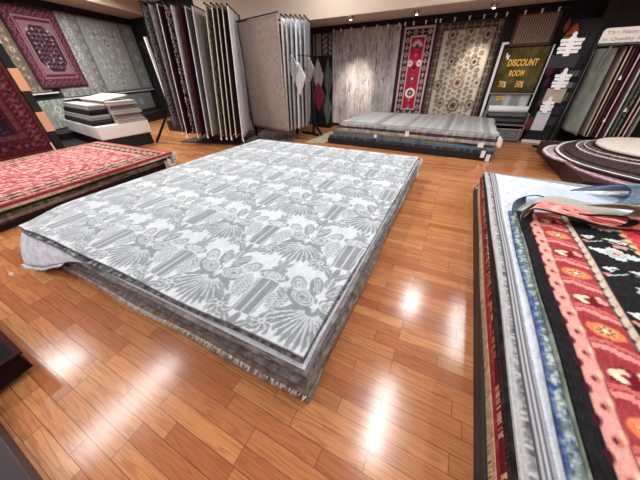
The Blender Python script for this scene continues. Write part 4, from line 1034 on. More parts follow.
# ------------------------------------------------------------------ racks of hanging rugs
def leaf(a_top, a_bot, d, L, zt, zb, mat, label, group, th=.016, wav=.012, seed=0, dbl=False, border=None):
    s, t = np.meshgrid(np.linspace(0, L, 26), np.linspace(0, 1, 30))
    a_top = np.array(a_top, float); a_bot = np.array(a_bot, float); d = np.array(d, float); d /= np.linalg.norm(d); n = np.array([d[1], -d[0]])
    base = a_bot[None, None] * (1 - t[..., None]) + a_top[None, None] * t[..., None]
    off = wav * np.sin(s * 6 + seed) * (1 - t) + .3 * wav * np.sin(s * 13 + seed * 2 + t * 3)
    XY = base + d * s[..., None] + n * off[..., None]
    Z = zb + (zt - zb) * t + .008 * np.sin(s * 9 + seed) * (1 - t)
    o = sheet('rug', np.concatenate([XY, Z[..., None]], -1), th, mat, N=(n[0], n[1], 0), uv=np.stack([s, (zt - zb) * t], -1))
    tag(o, label, 'rug', group)
    if border is not None:   # bound edges
        m = MB()
        q = lambda i, j: tuple(np.append(XY[i, j] - n * th / 2, Z[i, j]))
        m.tube([q(i, 0) for i in range(0, 30, 3)] + [q(29, 0)], .010, 6); m.tube([q(29, j) for j in range(0, 26, 5)], .010, 6); m.tube([q(0, j) for j in range(0, 26, 5)], .010, 6)
        m.build('binding', border, o)
    return o
GA = 'rugs on the left standing rack'
tops = [(-5.96,4.21),(-5.86,4.31),(-5.80,4.44),(-5.71,4.53),(-5.68,4.66),(-5.63,4.78),(-5.55,4.88),(-5.43,4.97),(-5.16,5.06),(-5.06,5.14),(-5.01,5.24),(-4.95,5.32),(-4.87,5.39)]
bots = [(-6.36,4.28,.45),(-6.22,4.38,.36),(-6.05,4.36,.30),(-5.96,4.47,.30),(-5.82,4.50,.28),(-5.68,4.50,.27),(-5.52,4.55,.29),(-5.38,4.56,.27),(-5.10,4.58,.27),(-4.98,4.64,.27),(-4.88,4.70,.26),(-4.76,4.76,.25),(-4.60,4.80,.22)]
CRB = plain('cream_binding', (214, 200, 176), .9); DKB = plain('dark_binding', (36, 30, 32), .9); WHB = plain('white_binding', (220, 216, 212), .9)
la = [
 (floral('a1', [(70, 68, 74), (150, 148, 152), (104, 102, 108)], 9), 'grey damask rug at the outer left of the left rack', DKB),
 (mottled('a2', [(120, 112, 116), (170, 162, 166)], 10), 'mauve-grey rug second on the left rack', None),
 (mottled('a3', [(40, 16, 24), (66, 28, 38)], 9), 'dark wine rug third on the left rack', WHB),
 (floral('a4', [(60, 54, 60), (176, 168, 168), (60, 24, 34)], 14), 'black and white patterned rug fourth on the left rack', None),
 (mottled('a5', [(170, 166, 166), (206, 202, 200)], 9), 'pale grey rug fifth on the left rack', WHB),
 (mottled('a6', [(50, 20, 28), (78, 34, 44)], 9), 'narrow burgundy rug sixth on the left rack', None),
 (mottled('a7', [(92, 90, 90), (130, 128, 126)], 9), 'mid grey rug seventh on the left rack', WHB),
 (mottled('a8', [(176, 170, 164), (206, 202, 196)], 5), 'off-white rug with soft bands eighth on the left rack', WHB),
 (mottled('a9', [(52, 44, 36), (96, 82, 66), (176, 162, 140), (76, 64, 52)], 9, 8), 'brown and beige distressed rug with cream binding on the left rack', CRB),
 (mottled('a10', [(60, 46, 42), (96, 76, 68)], 9), 'dark brown rug with cream binding right of the distressed rug', CRB),
 (mottled('a11', [(40, 32, 32), (84, 68, 62)], 9), 'umber rug with cream binding near the right end of the left rack', CRB),
 (mottled('a12', [(46, 30, 36), (84, 60, 64)], 9), 'dark plum rug second from the right end of the left rack', CRB),
 (mottled('a13', [(186, 184, 182), (214, 212, 210)], 7), 'off-white rug at the right end of the left rack', WHB)]
ra = empty('rug_rack', (-5.9, 5.9, 0), 0, 'black standing rack fanned with thirteen rugs at the left', 'rack')
for i, (mt, lab, bd) in enumerate(la):
    f = i / 12; d = (-.36 - .17 * f, .93 - .09 * f); L = 1.30
    leaf(tops[i], bots[i][:2], d, L, 2.70, bots[i][2], mt, lab, GA, seed=i, border=bd)
    dd = np.array(d) / np.linalg.norm(d); a = np.array(tops[i]) - dd * .04; b = np.array(tops[i]) + dd * (L + .03)
    m = MB(); m.bar((*a, 2.725), (*b, 2.725), .022); ar = lp(ra, m, 'arm', STEEL); e = MB(); e.bar((*(a - dd * .015), 2.725), (*(a + dd * .004), 2.725), .034); tp(ar, e, 'end_cap', STEEL)
    if i in (1, 2, 4, 6, 8, 9, 10, 12):
        bb = np.array(bots[i][:2]) - dd * .01; z = bots[i][2]
        m = MB(); m.box(bb[0] - .012, bb[0] + .02, bb[1] - .02, bb[1] - .006, z - .07, z - .012)
        tag(m.build('price_tag', TAGM), 'white price tag hanging from a rug foot on the left rack', 'tag', 'price tags at the foot of the left rack')
m = MB(); m.bar((-6.52, 5.52, 2.725), (-5.66, 6.50, 2.725), .05); lp(ra, m, 'back_rail', STEEL)
for p in ((-6.55, 5.50), (-5.62, 6.54)):
    m = MB(); m.box(p[0] - .03, p[0] + .03, p[1] - .03, p[1] + .03, 0, 2.75); lp(ra, m, 'post', STEEL)
m = MB(); m.prism([(-6.75, 4.60), (-4.95, 4.95), (-5.45, 6.6), (-6.8, 6.3)], 0.0, .03); lp(ra, m, 'base_plate', MARB)
m = MB(); m.bar((-7.36, 4.30, .02), (-6.72, 4.68, .95), .05); lp(ra, m, 'brace', STEEL)
m = MB(); m.bar((-6.70, 4.60, .80), (-6.60, 4.50, 2.26), .05); lp(ra, m, 'white_post', WHITE)
m = MB(); m.bar((-6.66, 4.52, 1.95), (-6.86, 4.52, 2.18), .035); lp(ra, m, 'hook', STEEL)
# low dark plinth seen under the rack's far side
m = MB(); m.box(-8.6, -7.1, 5.6, 6.6, 0, .30); tag(m.build('display_platform', BASEBLK, bevel=.004), 'low black platform in the corner behind the left rack', 'platform')

GB = 'rugs on the grey standing rack'
rb = empty('rug_rack', (-4.3, 6.5, 0), 0, 'black standing rack with a beige rug swung open and grey rugs, in the middle', 'rack')
s0 = np.array([-3.72, 5.50]); s1 = np.array([-5.11, 5.88])
leaf(s1, s1 + [-.05, .03], (s0 - s1), np.linalg.norm(s0 - s1), 2.50, .29, floral('b0', [(132, 118, 110), (160, 146, 136), (184, 172, 162), (122, 110, 104)], 40), 'beige-grey stippled rug swung open facing the room', GB, wav=.008, seed=2)
m = MB(); m.bar((*(s1 + [-.05, .01]), 2.525), (*(s0 + [.03, -.01]), 2.525), .022); lp(rb, m, 'arm', STEEL)
lb = [(mottled('b1', [(190, 184, 176), (210, 204, 196)], 9), 'pale linen rug next to the open beige rug'),
 (striped('b2', [(130, 132, 132), (200, 202, 202)], 11, 'Y', .4), 'ribbed grey rug second behind the open beige rug'),
 (mottled('b3', [(150, 150, 150), (184, 184, 184)], 9), 'mid grey rug third behind the open beige rug'),
 (mottled('b4', [(196, 200, 204), (222, 226, 230)], 9), 'silvery white rug fourth behind the open beige rug'),
 (mottled('b5', [(150, 152, 156), (186, 188, 192)], 9), 'blue-grey rug fifth behind the open beige rug'),
 (mottled('b6', [(134, 136, 140), (168, 170, 174)], 9), 'slate grey rug at the right end of the grey rack')]
for i, (mt, lab) in enumerate(lb):
    a = np.array([-3.70 + .060 * i, 5.62 + .085 * i]); d = np.array([-.34, .94]); L = .72
    leaf(a, a + [-.12, .04], d, L, 2.47, .27 + .012 * i, mt, lab, GB, wav=.012, seed=i + 3, th=.028)
    m = MB(); m.bar((*(a - d * .04), 2.492), (*(a + d * (L + .02)), 2.492), .02); ar = lp(rb, m, 'arm', STEEL); e = MB(); e.bar((*(a - d * .055), 2.492), (*(a - d * .036), 2.492), .032); tp(ar, e, 'end_cap', STEEL)
m = MB(); m.bar((-5.16, 5.92, 2.525), (-4.12, 6.40, 2.525), .04); m.bar((-4.12, 6.40, 2.525), (-3.78, 6.80, 2.525), .04); lp(rb, m, 'back_rail', STEEL)
for p in ((-5.16, 5.96), (-4.16, 6.62), (-3.72, 6.83)):
    m = MB(); m.box(p[0] - .025, p[0] + .025, p[1] - .025, p[1] + .025, 0, 2.5); lp(rb, m, 'post', STEEL)
m = MB(); m.bar((-4.1, 6.80, .02), (-3.42, 6.55, .03), .06); lp(rb, m, 'foot', STEEL)
m = MB(); m.bar((-3.80, 6.75, .50), (-3.34, 6.60, .03), .045); lp(rb, m, 'brace', STEEL)
GK = 'diamond swatches on the grey rack'
swatch(-3.62, 5.80, 1.84, .50, .52, floral('sw_a', [(130, 130, 134), (190, 190, 192), (150, 150, 154)], 30), 'grey patterned swatch hung upper left on the grey rack', GK, ang=-.55)
swatch(-3.22, 5.84, 1.78, .40, .46, mottled('sw_b', [(120, 112, 112), (160, 150, 148)], 20), 'dark taupe swatch hung upper right on the grey rack', GK, ang=-.55)
swatch(-3.42, 5.70, 1.70, .60, .62, mottled('sw_c', [(190, 188, 188), (214, 212, 212)], 20), 'light grey swatch hung lowest on the grey rack', GK, ang=-.55)
m = MB(); m.bar((-3.70, 5.95, 1.84), (-3.10, 5.86, 1.80), .015); tag(m.build('swatch_bar', STEEL), 'thin black bar holding the three diamond swatches', 'bar')
# rugs lying on the floor under the grey rack
o, _ = stack_rug([(-4.95, 5.12), (-3.62, 5.50), (-4.10, 6.55), (-5.75, 6.60)], .012, .010, mottled('floor_grey', [(70, 62, 60), (110, 102, 98), (140, 130, 126)], 8), 'ragged grey rug lying on the floor under the grey rack', 'rugs lying on the floor', nu=30, nv=30, edge=.02)
fringe(o, (-4.95, 5.12, .008), (-3.62, 5.50, .008), (.15, -1, -.05), .06, 90, FR_CREAM, floorz=.004)
stack_rug([(-3.42, 5.75), (-2.92, 5.90), (-2.86, 7.0), (-3.35, 7.25)], .010, .008, mottled('floor_olive', [(150, 146, 120), (180, 176, 150)], 8), 'pale olive rug lying on the floor beside the back stack', 'rugs lying on the floor', nu=30, nv=30)
# narrow black tower between the two racks
tw = empty('sample_tower', (-5.75, 6.95, 0), 0, 'narrow black tower with small samples between the two racks', 'tower')
m = MB(); m.box(-5.95, -5.55, 6.72, 6.85, 0, 2.5); lp(tw, m, 'body', BLACK)
for z, c in ((.55, (120, 116, 114)), (.9, (84, 70, 76)), (1.25, (150, 146, 142)), (1.62, (100, 92, 84)), (1.98, (196, 192, 188))):
    m = MB(); m.box(-5.90, -5.60, 6.62, 6.72, z, z + .02); sh_ = lp(tw, m, 'shelf', plain('shelf_edge', (92, 90, 94), .5))
    m = MB(); m.box(-5.82, -5.68, 6.64, 6.70, z + .021, z + .12); tp(sh_, m, 'sample', plain('smp%d' % c[0], c, .8))

# ------------------------------------------------------------------ rack on the right, its sign, and what stands beside
GD = 'rugs on the right rack'
rd = empty('rug_rack', (2.7, 7.6, 0), 0, 'black standing rack with a pale green rug at its left end, on the right', 'rack')
ld = [(mottled('d0', [(150, 160, 146), (186, 194, 180)], 3), 'pale sage green rug at the left end of the right rack', DKB, .16),
 (mottled('d1', [(150, 126, 112), (186, 162, 146)], 9), 'thin tan rug right of the sage green one', None, .055),
 (mottled('d2', [(36, 22, 22), (64, 44, 40)], 9), 'dark brown rug third from the left on the right rack', CRB, .055),
 (mottled('d3', [(60, 44, 38), (96, 74, 64)], 9), 'brown rug fourth from the left on the right rack', None, .05),
 (mottled('d4', [(50, 14, 30), (84, 26, 46)], 9), 'plum rug fifth from the left on the right rack', None, .05),
 (mottled('d5', [(30, 22, 24), (52, 40, 40)], 9), 'near-black rug sixth from the left on the right rack', CRB, .05),
 (mottled('d6', [(64, 18, 40), (92, 34, 56)], 9), 'wine rug seventh from the left on the right rack', None, .055),
 (mottled('d7', [(128, 118, 112), (160, 150, 144)], 9), 'taupe grey rug eighth from the left on the right rack', WHB, .07),
 (mottled('d8', [(78, 78, 70), (110, 110, 100)], 9), 'olive grey rug ninth from the left on the right rack', None, .06),
 (floral('d9', [(60, 56, 52), (130, 124, 114), (84, 80, 74)], 12), 'grey patterned rug tenth from the left on the right rack', None, .07),
 (mottled('d10', [(46, 44, 42), (70, 68, 64)], 9), 'charcoal rug eleventh from the left on the right rack', CRB, .07),
 (mottled('d11', [(116, 30, 40), (150, 56, 60)], 9), 'red rug near the right end of the right rack', WHB, .08),
 (mottled('d12', [(140, 134, 124), (176, 168, 158)], 9), 'stone rug at the right end of the right rack', None, .08)]
x = 2.21
for i, (mt, lab, bd, stp) in enumerate(ld):
    zt = 1.74; L = .80; d = (-.10, .995)
    leaf((x, 7.15), (x + .06, 7.12), d, L, zt, .30, mt, lab, GD, wav=.008, seed=i, th=.02 if i else .016, border=bd)
    m = MB(); m.bar((x + .004, 7.12, zt + .02), (x + .004 - .085, 7.15 + L, zt + .02), .018); lp(rd, m, 'arm', STEEL)
    x += stp if i else .10
m = MB(); m.box(2.06, 3.3, 7.95, 7.99, 1.745, 1.785); lp(rd, m, 'back_rail', STEEL)
m = MB(); m.box(2.08, 2.12, 7.95, 7.99, 0, 1.745); lp(rd, m, 'post', STEEL)
m = MB(); m.box(3.24, 3.28, 7.95, 7.99, 0, 1.745); lp(rd, m, 'post', STEEL)
m = MB(); m.bar((2.06, 7.06, 1.78), (2.02, 7.06, 1.42), .035); lp(rd, m, 'bracket', CHROME)
m = MB(); m.box(1.93, 2.12, 7.02, 7.12, 1.38, 1.42); lp(rd, m, 'tray', plain('tray_grey', (96, 98, 98), .5))
m = MB(); m.box(1.93, 3.35, 7.06, 7.09, 1.765, 1.79); lp(rd, m, 'front_rail', CHROME)
for i, (xx, zz) in enumerate(((2.40, 1.30), (2.52, .62), (2.72, .80))):
    m = MB(); m.hull8([(xx-.012,7.07,zz-.035),(xx+.03,7.07,zz-.035),(xx+.03,7.08,zz-.035),(xx-.012,7.08,zz-.035),(xx,7.07,zz+.03),(xx+.012,7.07,zz+.03),(xx+.012,7.08,zz+.03),(xx,7.08,zz+.03)])
    tag(m.build('price_tag', TAGM), ['white price tag high on the right rack', 'white price tag low on the right rack', 'white price tag low at the right of the right rack'][i], 'tag', 'price tags on the right rack')
# sign board
sg = empty('shop_sign', (2.6, 7.04, 1.8), 0, 'white sign with two lines of grey writing above the right rack', 'sign')
m = MB(); x0, x1, z0, z1, r = 1.86, 3.35, 1.80, 2.00, .05; pts = []
for (px, pz, a0) in ((x1 - r, z1 - r, 0), (x0 + r, z1 - r, 90), (x0 + .005, z0 + .005, 180), (x1 - .005, z0 + .005, 270)):
    rr_ = r if pz > 1.9 else .005
    for k in range(5): a = R(a0 + k * 22.5); pts.append((px + rr_ * math.cos(a), pz + rr_ * math.sin(a)))
n = len(pts); m.add([(a, 7.03, b) for a, b in pts] + [(a, 7.055, b) for a, b in pts], [tuple(range(n)), tuple(range(n, 2 * n))[::-1]] + [(i, n + i, n + (i + 1) % n, (i + 1) % n) for i in range(n)])
lp(sg, m, 'board', plain('sign_white', (232, 222, 212), .6))
GRT = plain('sign_grey', (176, 168, 156), .7)
def child(o, p): q = Matrix.Translation(p.location).inverted(); o.parent = p; o.matrix_parent_inverse = q
t = text('The Name is our', 1.91, 1.92, 7.027, .045, GRT, None, ext=.001, sx=1.5); child(t, sg)
t = text('in Quality Oriental Rugs', 1.89, 1.83, 7.027, .045, GRT, None, ext=.001, sx=1.5); child(t, sg)
m = MB(); m.tube([(1.86, 7.03, 1.79), (1.93, 7.02, 1.775), (2.02, 7.03, 1.785), (2.1, 7.02, 1.77), (2.2, 7.03, 1.785), (2.35, 7.03, 1.775)], .018, 6); lp(sg, m, 'garland', plain('garland', (84, 88, 82), .9))

# sample pads hung in front of the dark tower
GE = 'sample pads hung on the pole beside the discount display'
def pad(x, z, w, h, c, nt, tw_, label):
    o = empty('sample_pad', (x, 7.22, z), 0, label, 'samples', GE)
    def add(m, n, mt, **k):
        q = m.build(n, mt, o, **k); return q
    for k in range(3):
        m = MB(); e = .006 * k; m.hull8([(-w/2+e, -.02+k*.014, -h/2-e),(w/2+e, -.02+k*.014, -h/2-e),(w/2+e, -.008+k*.014, -h/2-e),(-w/2+e, -.008+k*.014, -h/2-e),(-w/2+e, -.02+k*.014, h/2),(w/2+e,-.02+k*.014,h/2),(w/2+e,-.008+k*.014,h/2),(-w/2+e,-.008+k*.014,h/2)])
        add(m, 'sample_sheet', mottled('pad%d' % c[0], [c, tuple(q * .88 for q in c)], 30), bevel=.003)
    rows = nt
    for j in range(rows):
        for i in range(3):
            m = MB(); xx = (-.5 + (i + .5) / 3) * tw_; zz = h / 2 + .02 + j * .058; ww = tw_ / 3 * (1.15 if i == 1 or j % 2 else .85)
            m.box(xx - ww / 2, xx + ww / 2, -.035 - .004 * ((i + j) % 2), -.026, zz, zz + .050 - .008 * ((i + j) % 2)); add(m, 'card', TAGM)
    zt = h / 2 + .02 + rows * .058
    m = MB(); m.box(-.05, .04, -.041, -.037, h / 2 - .02, zt + .01); add(m, 'spine', TAGM)
    m = MB()
    m.tube([(0, -.03, h / 2 - .01), (0, -.03, zt + .02), (.03, -.03, zt + .05), (0, -.03, zt + .08), (-.02, -.03, zt + .06)], .010, 6); add(m, 'hook', WHITE)
    m = MB(); m.box(-.03, .03, -.036, -.024, zt, zt + .06); add(m, 'tab', TAGM)
pad(1.52, 1.56, .42, .20, (62, 58, 64), 4, .32, 'dark grey sample pad with white cards, highest on the pole')
pad(1.62, 1.00, .30, .24, (184, 166, 152), 4, .24, 'beige sample pad with white cards, middle of the pole')
pad(1.58, .53, .22, .36, (204, 204, 208), 3, .20, 'pale grey sample pad with white cards, lowest on the pole')
m = MB(); m.bar((1.86, 7.26, .0), (1.86, 7.26, 2.1), .02, n=8); m.box(1.4, 1.98, 7.245, 7.265, 1.93, 1.95); m.box(1.66, 2.0, 7.18, 7.34, 0, .02); m.box(1.6, 1.86, 7.25, 7.262, 1.30, 1.31); m.box(1.55, 1.86, 7.25, 7.262, .86, .87)
tag(m.build('sample_pole', STEEL), 'black pole with short arms that carries the sample pads', 'pole')
# dark tower with small swatches behind
tw = empty('sample_tower', (1.95, 7.85, 0), 0, 'dark tower of small colour samples left of the right rack', 'tower')
m = MB(); m.box(1.52, 1.97, 7.72, 7.92, 0, 2.2); lp(tw, m, 'body', BLACK)
m = MB(); m.bar((2.03, 7.68, .02), (2.03, 7.68, 1.72), .014, n=8); lp(tw, m, 'rod', CHROME)
m = MB(); m.bar((1.66, 7.68, .9), (1.66, 7.68, 1.6), .012, n=8); lp(tw, m, 'rod', CHROME)
for z, c in ((1.36, (110, 110, 112)), (1.16, (120, 120, 120)), (.92, (110, 106, 72)), (.66, (50, 44, 62)), (.44, (60, 58, 62))):
    m = MB(); m.box(1.80, 1.99, 7.69, 7.715, z - .06, z + (.10 if c[2] < 80 else .04)); lp(tw, m, 'swatch', plain('tsw%d' % (z * 100), c, .85))
m = MB(); m.box(1.50, 2.3, 7.66, 7.72, 0, .05); lp(tw, m, 'kick_plate', WHITE)
def hank(x, z, c, label, r=.07, h=.22):
    m = MB(); m.lathe([(.012, h / 2), (r * .55, h * .34), (r, 0), (r * .8, -h * .32), (r * .25, -h / 2)], (x, 7.64, z), 14)
    o = m.build('yarn_hank', mottled('hank%d' % c[0], [c, tuple(q * .6 for q in c)], 40), smooth=True)
    k = MB(); k.tube([(x, 7.64, z + h / 2), (x, 7.66, z + h / 2 + .06)], .006, 5); k.build('loop', STEEL, o)
    return tag(o, label, 'yarn', 'coloured yarn hanks on the dark tower')
hank(1.57, 2.03, (176, 70, 40), 'orange yarn hank on the dark tower', .08); hank(1.44, 2.12, (120, 60, 50), 'rusty yarn hank left of the orange one, high on the dark tower', .05)
hank(1.50, 1.90, (150, 120, 50), 'mustard yarn hank under the orange one', .06); hank(1.48, 1.42, (110, 50, 80), 'purple yarn hank on the dark tower', .08)
hank(1.50, 1.20, (80, 40, 70), 'dark violet yarn hank under the purple one', .06); hank(1.56, .84, (110, 90, 50), 'olive-brown yarn hank low on the dark tower', .08); hank(1.50, .40, (120, 116, 112), 'grey yarn hank lowest on the dark tower', .08, .3)

# ------------------------------------------------------------------ round rugs
m = MB(); m.prism([(1.66, 6.86), (1.76, 4.50), (4.4, 4.45), (4.4, 6.86)], 0, .22); tag(m.build('display_platform', MARB, bevel=.006), 'dark brown platform under the round rugs', 'platform')
GR = 'round rugs on the brown platform'
def disc_rug(cx, cy, r, z, mat, rim, label, rw=.05, th=.022, over=None):
    nr = 14; na = 72; P = np.zeros((nr, na + 1, 3)); 
    a = np.linspace(0, 2 * math.pi, na + 1); rrr = np.linspace(.002, 1, nr)[:, None]
    wob = 1 + .006 * np.sin(5 * a + cx) + .004 * np.sin(11 * a)
    P[..., 0] = cx + r * rrr * np.cos(a) * wob; P[..., 1] = cy + r * rrr * np.sin(a) * wob; P[..., 2] = z
    if over: P[..., 2] -= over * np.clip(1.70 - P[..., 0], 0, 1)
    o = sheet('round_rug', P[::-1], th, mat, N=(0, 0, 1), uv=P[::-1, :, :2] - [cx, cy]); tag(o, label, 'rug', GR)
    if rim:
        m = MB(); pts = []
        for k in range(0, na + 1, 2): pts.append(tuple(np.append(np.array([cx, cy]) + (P[-1, k, :2] - [cx, cy]) * (1 - rw / 2 / r), P[-1, k, 2] - th * .35)))
        vs = []; q = MB()
        for p0, p1 in zip(pts[:-1], pts[1:]): q.bar(p0, p1, rw, th * 1.1, 6)
        q.build('border_band', rim, o)
    return o
RW = plain('round_white', (224, 216, 210), .9)
disc_rug(2.98, 5.40, 1.28, .246, floral('r0', [(120, 70, 82), (176, 140, 146), (150, 110, 118)], 20), plain('round_pink', (206, 178, 180), .9), 'pinkish patterned round rug lowest on the brown platform')
disc_rug(2.26, 5.73, .77, .272, floral('r1', [(196, 176, 176), (214, 200, 198), (170, 140, 146)], 24), RW, 'pale pink round rug with white rim peeking out at the left', .06, over=.0)
disc_rug(2.95, 5.65, 1.31, .300, mottled('r2', [(62, 50, 50), (92, 80, 78)], 14), RW, 'large dark brown round rug with a white rim', .07)
disc_rug(2.94, 5.70, 1.16, .326, mottled('r2b', [(50, 38, 38), (80, 66, 64)], 14), None, 'dark brown round rug without rim above the white-rimmed one')
disc_rug(2.78, 5.84, .84, .352, striped('r3', [(84, 68, 66), (150, 130, 128)], 12, 'RINGS' if False else 'X', 2), RW, 'brown round rug with double white rim under the cream one', .035)
disc_rug(2.80, 5.85, .76, .378, floral('r4', [(96, 78, 78), (140, 118, 118), (60, 46, 46)], 26), RW, 'brown flecked round rug with thin white rim, second from the top', .025)
disc_rug(2.88, 5.87, .72, .402, mottled('r5', [(40, 30, 30), (60, 48, 46)], 14), None, 'near-black round rug directly under the cream round rug')
disc_rug(2.90, 5.87, .715, .428, mottled('r6', [(220, 208, 190), (236, 226, 212)], 12), None, 'plain cream round rug, topmost of the round rugs')

# ------------------------------------------------------------------ price tags on the stacks
def tags_at(x, y, z, n, label, group, sz=.035, seed=0, dirx=1):
    rr = random.Random(seed)
    for k in range(n):
        px, py, pz = x + rr.uniform(-.01, .03) * dirx, y - k * .035 + rr.uniform(-.01, .01), z - k * .022 - rr.uniform(0, .02)
        a = rr.uniform(-.5, .5); w = sz * rr.uniform(.7, 1.0); h = sz * rr.uniform(1.3, 1.8); ca, sa = math.cos(a) * w / 2, math.sin(a) * w / 2
        pz = max(pz, h + .02)
        m = MB(); m.hull8([(px - ca, py - sa, pz - h), (px + ca, py + sa, pz - h), (px + ca - .003, py + sa + .004, pz - h), (px - ca - .003, py - sa + .004, pz - h), (px - ca, py - sa, pz), (px + ca, py + sa, pz), (px + ca - .003, py + sa + .004, pz), (px - ca - .003, py - sa + .004, pz)])
        o = m.build('price_tag', TAGM); tag(o, label, 'tag', group)
        s = MB(); s.tube([(px, py, pz), (px - .02 * dirx, py, pz + .02)], .0015, 4); s.build('string', WHITE, o)
tags_at(-.40, 4.36, .32, 7, 'white price tag hanging at the far right corner of the centre stack', 'price tags of the centre stack', .055, 2)
tags_at(-4.93, 3.13, .31, 8, 'white price tag hanging at the right corner of the left red stack', 'price tags of the red stack', .10, 3)
tags_at(.79, 5.82, .46, 4, 'white price tag hanging at the right corner of the back stack', 'price tags of the back stack', .06, 4)
for k, (px, z, w, h) in enumerate(((.60, .20, .07, .13), (.70, .14, .07, .13), (-.90, .42, .08, .10), (-1.60, .30, .06, .07), (.52, .32, .10, .08))):
    m = MB(); yy = 5.96 - .27 * (px + 2.55) / 3.3 * 1.0 - .045; yy = (5.72 + (.76 - px) * .0639) - .02 + (.06 if z > .25 else 0)
    m.box(px - w / 2, px + w / 2, yy - .006, yy, z - h, z); 
    tag(m.build('price_tag', TAGM), ['white price tag low at the right front of the back stack', 'white price tag lowest near the right front corner of the back stack', 'large white price tag at the middle front of the back stack', 'small white price tag left of the middle at the back stack', 'wide white price tag on the right front of the back stack'][k], 'tag')
tags_at(.470, 3.9, .20, 2, 'tiny white price tag at the far left corner of the right foreground stack', 'price tags of the right stack', .025, 5, -1)
# scrap of paper on the floor
m = MB(); m.prism([(-3.68, .19), (-3.61, .165), (-3.56, .18), (-3.61, .205)], 0.0005, .003); tag(m.build('paper_scrap', plain('scrap', (186, 160, 146), .8)), 'small pale scrap of paper on the floor left of the centre stack', 'scrap')

# ------------------------------------------------------------------ low things at the lower left corner
C = Canvas(1.2, 1.0, 60, (14, 14, 16)); C.rect(0, 1.2, .97, 1.0, (58, 18, 28)); C.rect(1.17, 1.2, 0, 1.0, (58, 18, 28)); rr = random.Random(1)
for _ in range(60): C.poly([(x_ := rr.uniform(0, 1.1), y_ := rr.uniform(0, .85)), (x_ + .05, y_ + .012), (x_ + .07, y_ + .03), (x_ + .01, y_ + .02)], (176, 176, 176))
o = flat_rug('rug', C, (-3.28, -1.11, .20), (1, 0, 0), (0, 1, 0), .012); tag(o, 'black rug with maroon edge and white flecks on the low stack at the lower left', 'rug', 'rugs of the low stack at the lower left')
m = MB(); m.box(-3.27, -2.10, -1.12, -.13, .05, .187); tag(m.build('rug', mottled('bl_maroon', [(26, 10, 14), (44, 18, 22)], 12)), 'maroon rug under the black one at the lower left', 'rug', 'rugs of the low stack at the lower left')
m = MB(); m.box(-3.2, -2.16, -1.1, -.2, 0, .05); tag(m.build('display_platform', BASEBLK), 'black platform under the low stack at the lower left', 'platform')
fo = fringe(o, (-2.30, -.115, .19), (-2.08, -.115, .19), (.6, -.1, -.6), .05, 40, plain('fringe_grey', (150, 146, 140), .9), floorz=.004) if False else None
m = MB(); m.box(-2.02, -.5, -1.5, -.365, 0, .11); tag(m.build('display_platform', plain('dark_plinth', (46, 36, 38), .5, scale=60), bevel=.004), 'dark brown low platform at the very bottom left edge', 'platform')

# ------------------------------------------------------------------ lamps
LAMP = emit('lamp_diffuser', (255, 250, 244), 3.0)
def troffer(x, y, w, l, e, col=(.93, .97, 1.0), label='unseen long white ceiling light over the shop floor, some of them added fill'):
    o = empty('ceiling_light', (x, y, CEIL - .06), 0, label, 'light', 'ceiling lights')
    m = MB()
    for b in ((-w/2-.03, -w/2, -l/2-.03, l/2+.03), (w/2, w/2+.03, -l/2-.03, l/2+.03), (-w/2, w/2, -l/2-.03, -l/2), (-w/2, w/2, l/2, l/2+.03)): m.box(*b, -.005, .058)
    m.build('frame', WHITE, o); m = MB(); m.box(-w/2, w/2, -l/2, l/2, .02, .03); m.build('diffuser', LAMP, o)
    d = bpy.data.lights.new('ceiling_lamp', 'AREA'); d.shape = 'RECTANGLE'; d.size = w; d.size_y = l; d.energy = e; d.color = col
    lo = bpy.data.objects.new('ceiling_lamp', d); COL.objects.link(lo); lo.parent = o; lo.location = (0, 0, .012)
KE = 0.62
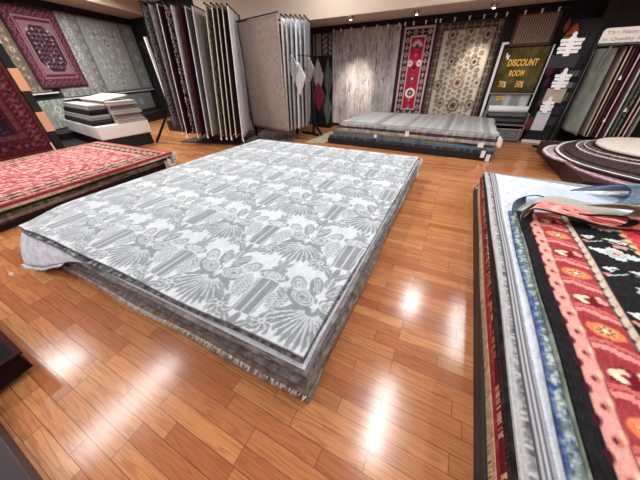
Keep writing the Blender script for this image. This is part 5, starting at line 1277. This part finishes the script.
for (x, y, w, l, e) in ((-4.35, .10, .22, 1.9, 95), (.06, 5.0, .16, .9, 70), (.04, 2.0, .16, 1.35, 85), (1.2, 4.6, .18, 1.6, 60), (-6.6, -.15, .22, .8, 80), (-2.8, 3.4, .3, 1.2, 80),  # lamps placed from their floor streaks; the last here is added fill
                     (-6.4, 3.0, .3, 1.6, 90), (-3.0, 5.6, .3, 1.2, 90), (-1.6, -2.0, .3, 1.4, 90), (2.6, 1.0, .3, 1.6, 85), (3.4, 4.6, .3, 1.4, 90), (-9.0, 5.4, .3, 1.8, 350), (-8.8, 2.6, .3, 1.4, 230)):  # all added fill lamps; the far-left pair brightens the left wall
    troffer(x, y, w, l, e * KE)
def spot(x, y, tx, tz, e, ang=48, where=''):
    o = empty('spotlight', (x, y, 2.53), 0, 'chrome spotlight in the soffit ' + where, 'light', 'soffit spotlights')
    m = MB(); m.lathe([(.085, -.002), (.085, -.016), (.062, -.020), (.058, -.002)], (0, 0, 0), 24); m.build('trim_ring', CHROME, o)
    m = MB(); m.lathe([(.055, -.003), (.055, -.03), (.035, -.065), (.030, -.066)], (0, .01, 0), 20); m.build('reflector', CHROME, o, smooth=True)
    m = MB(); m.lathe([(.028, -.0665), (.024, -.074), (.006, -.078)], (0, .01, 0), 16); m.build('bulb', emit('bulb', (255, 240, 220), 14), o, smooth=True)
    d = bpy.data.lights.new('spot_lamp', 'SPOT'); d.energy = e; d.spot_size = R(ang); d.spot_blend = .9; d.shadow_soft_size = .04; d.color = (1, .90, .80)
    lo = bpy.data.objects.new('spot_lamp', d); COL.objects.link(lo); lo.parent = o; lo.location = (0, .01, -.09)
    from mathutils import Vector
    lo.rotation_euler = (Vector((tx, 8.05, tz)) - Vector((x, y + .01, 2.44))).to_track_quat('-Z', 'Y').to_euler()
for a in ((-2.72, 6.96, -2.95, 1.05, 230, 48, 'before the grey abstract rug'), (-1.32, 7.22, -1.35, 1.2, 30, 48, 'before the crimson runner'), (.11, 7.46, .0, 1.45, 110, 48, 'before the cream medallion rug'), (1.25, 7.3, 1.0, 1.4, 8, 48, 'before the discount display'), (-4.3, 7.2, -4.1, 1.3, 6, 48, 'behind the grey rack')): spot(*a)
scene.world = bpy.data.worlds.new('world'); scene.world.use_nodes = True
scene.world.node_tree.nodes['Background'].inputs[0].default_value = (.9, .88, .86, 1); scene.world.node_tree.nodes['Background'].inputs[1].default_value = .0
vs = scene.view_settings; vs.view_transform = 'Standard'; vs.look = 'None'; vs.gamma = 1; vs.use_curve_mapping = False; vs.exposure = 0.0
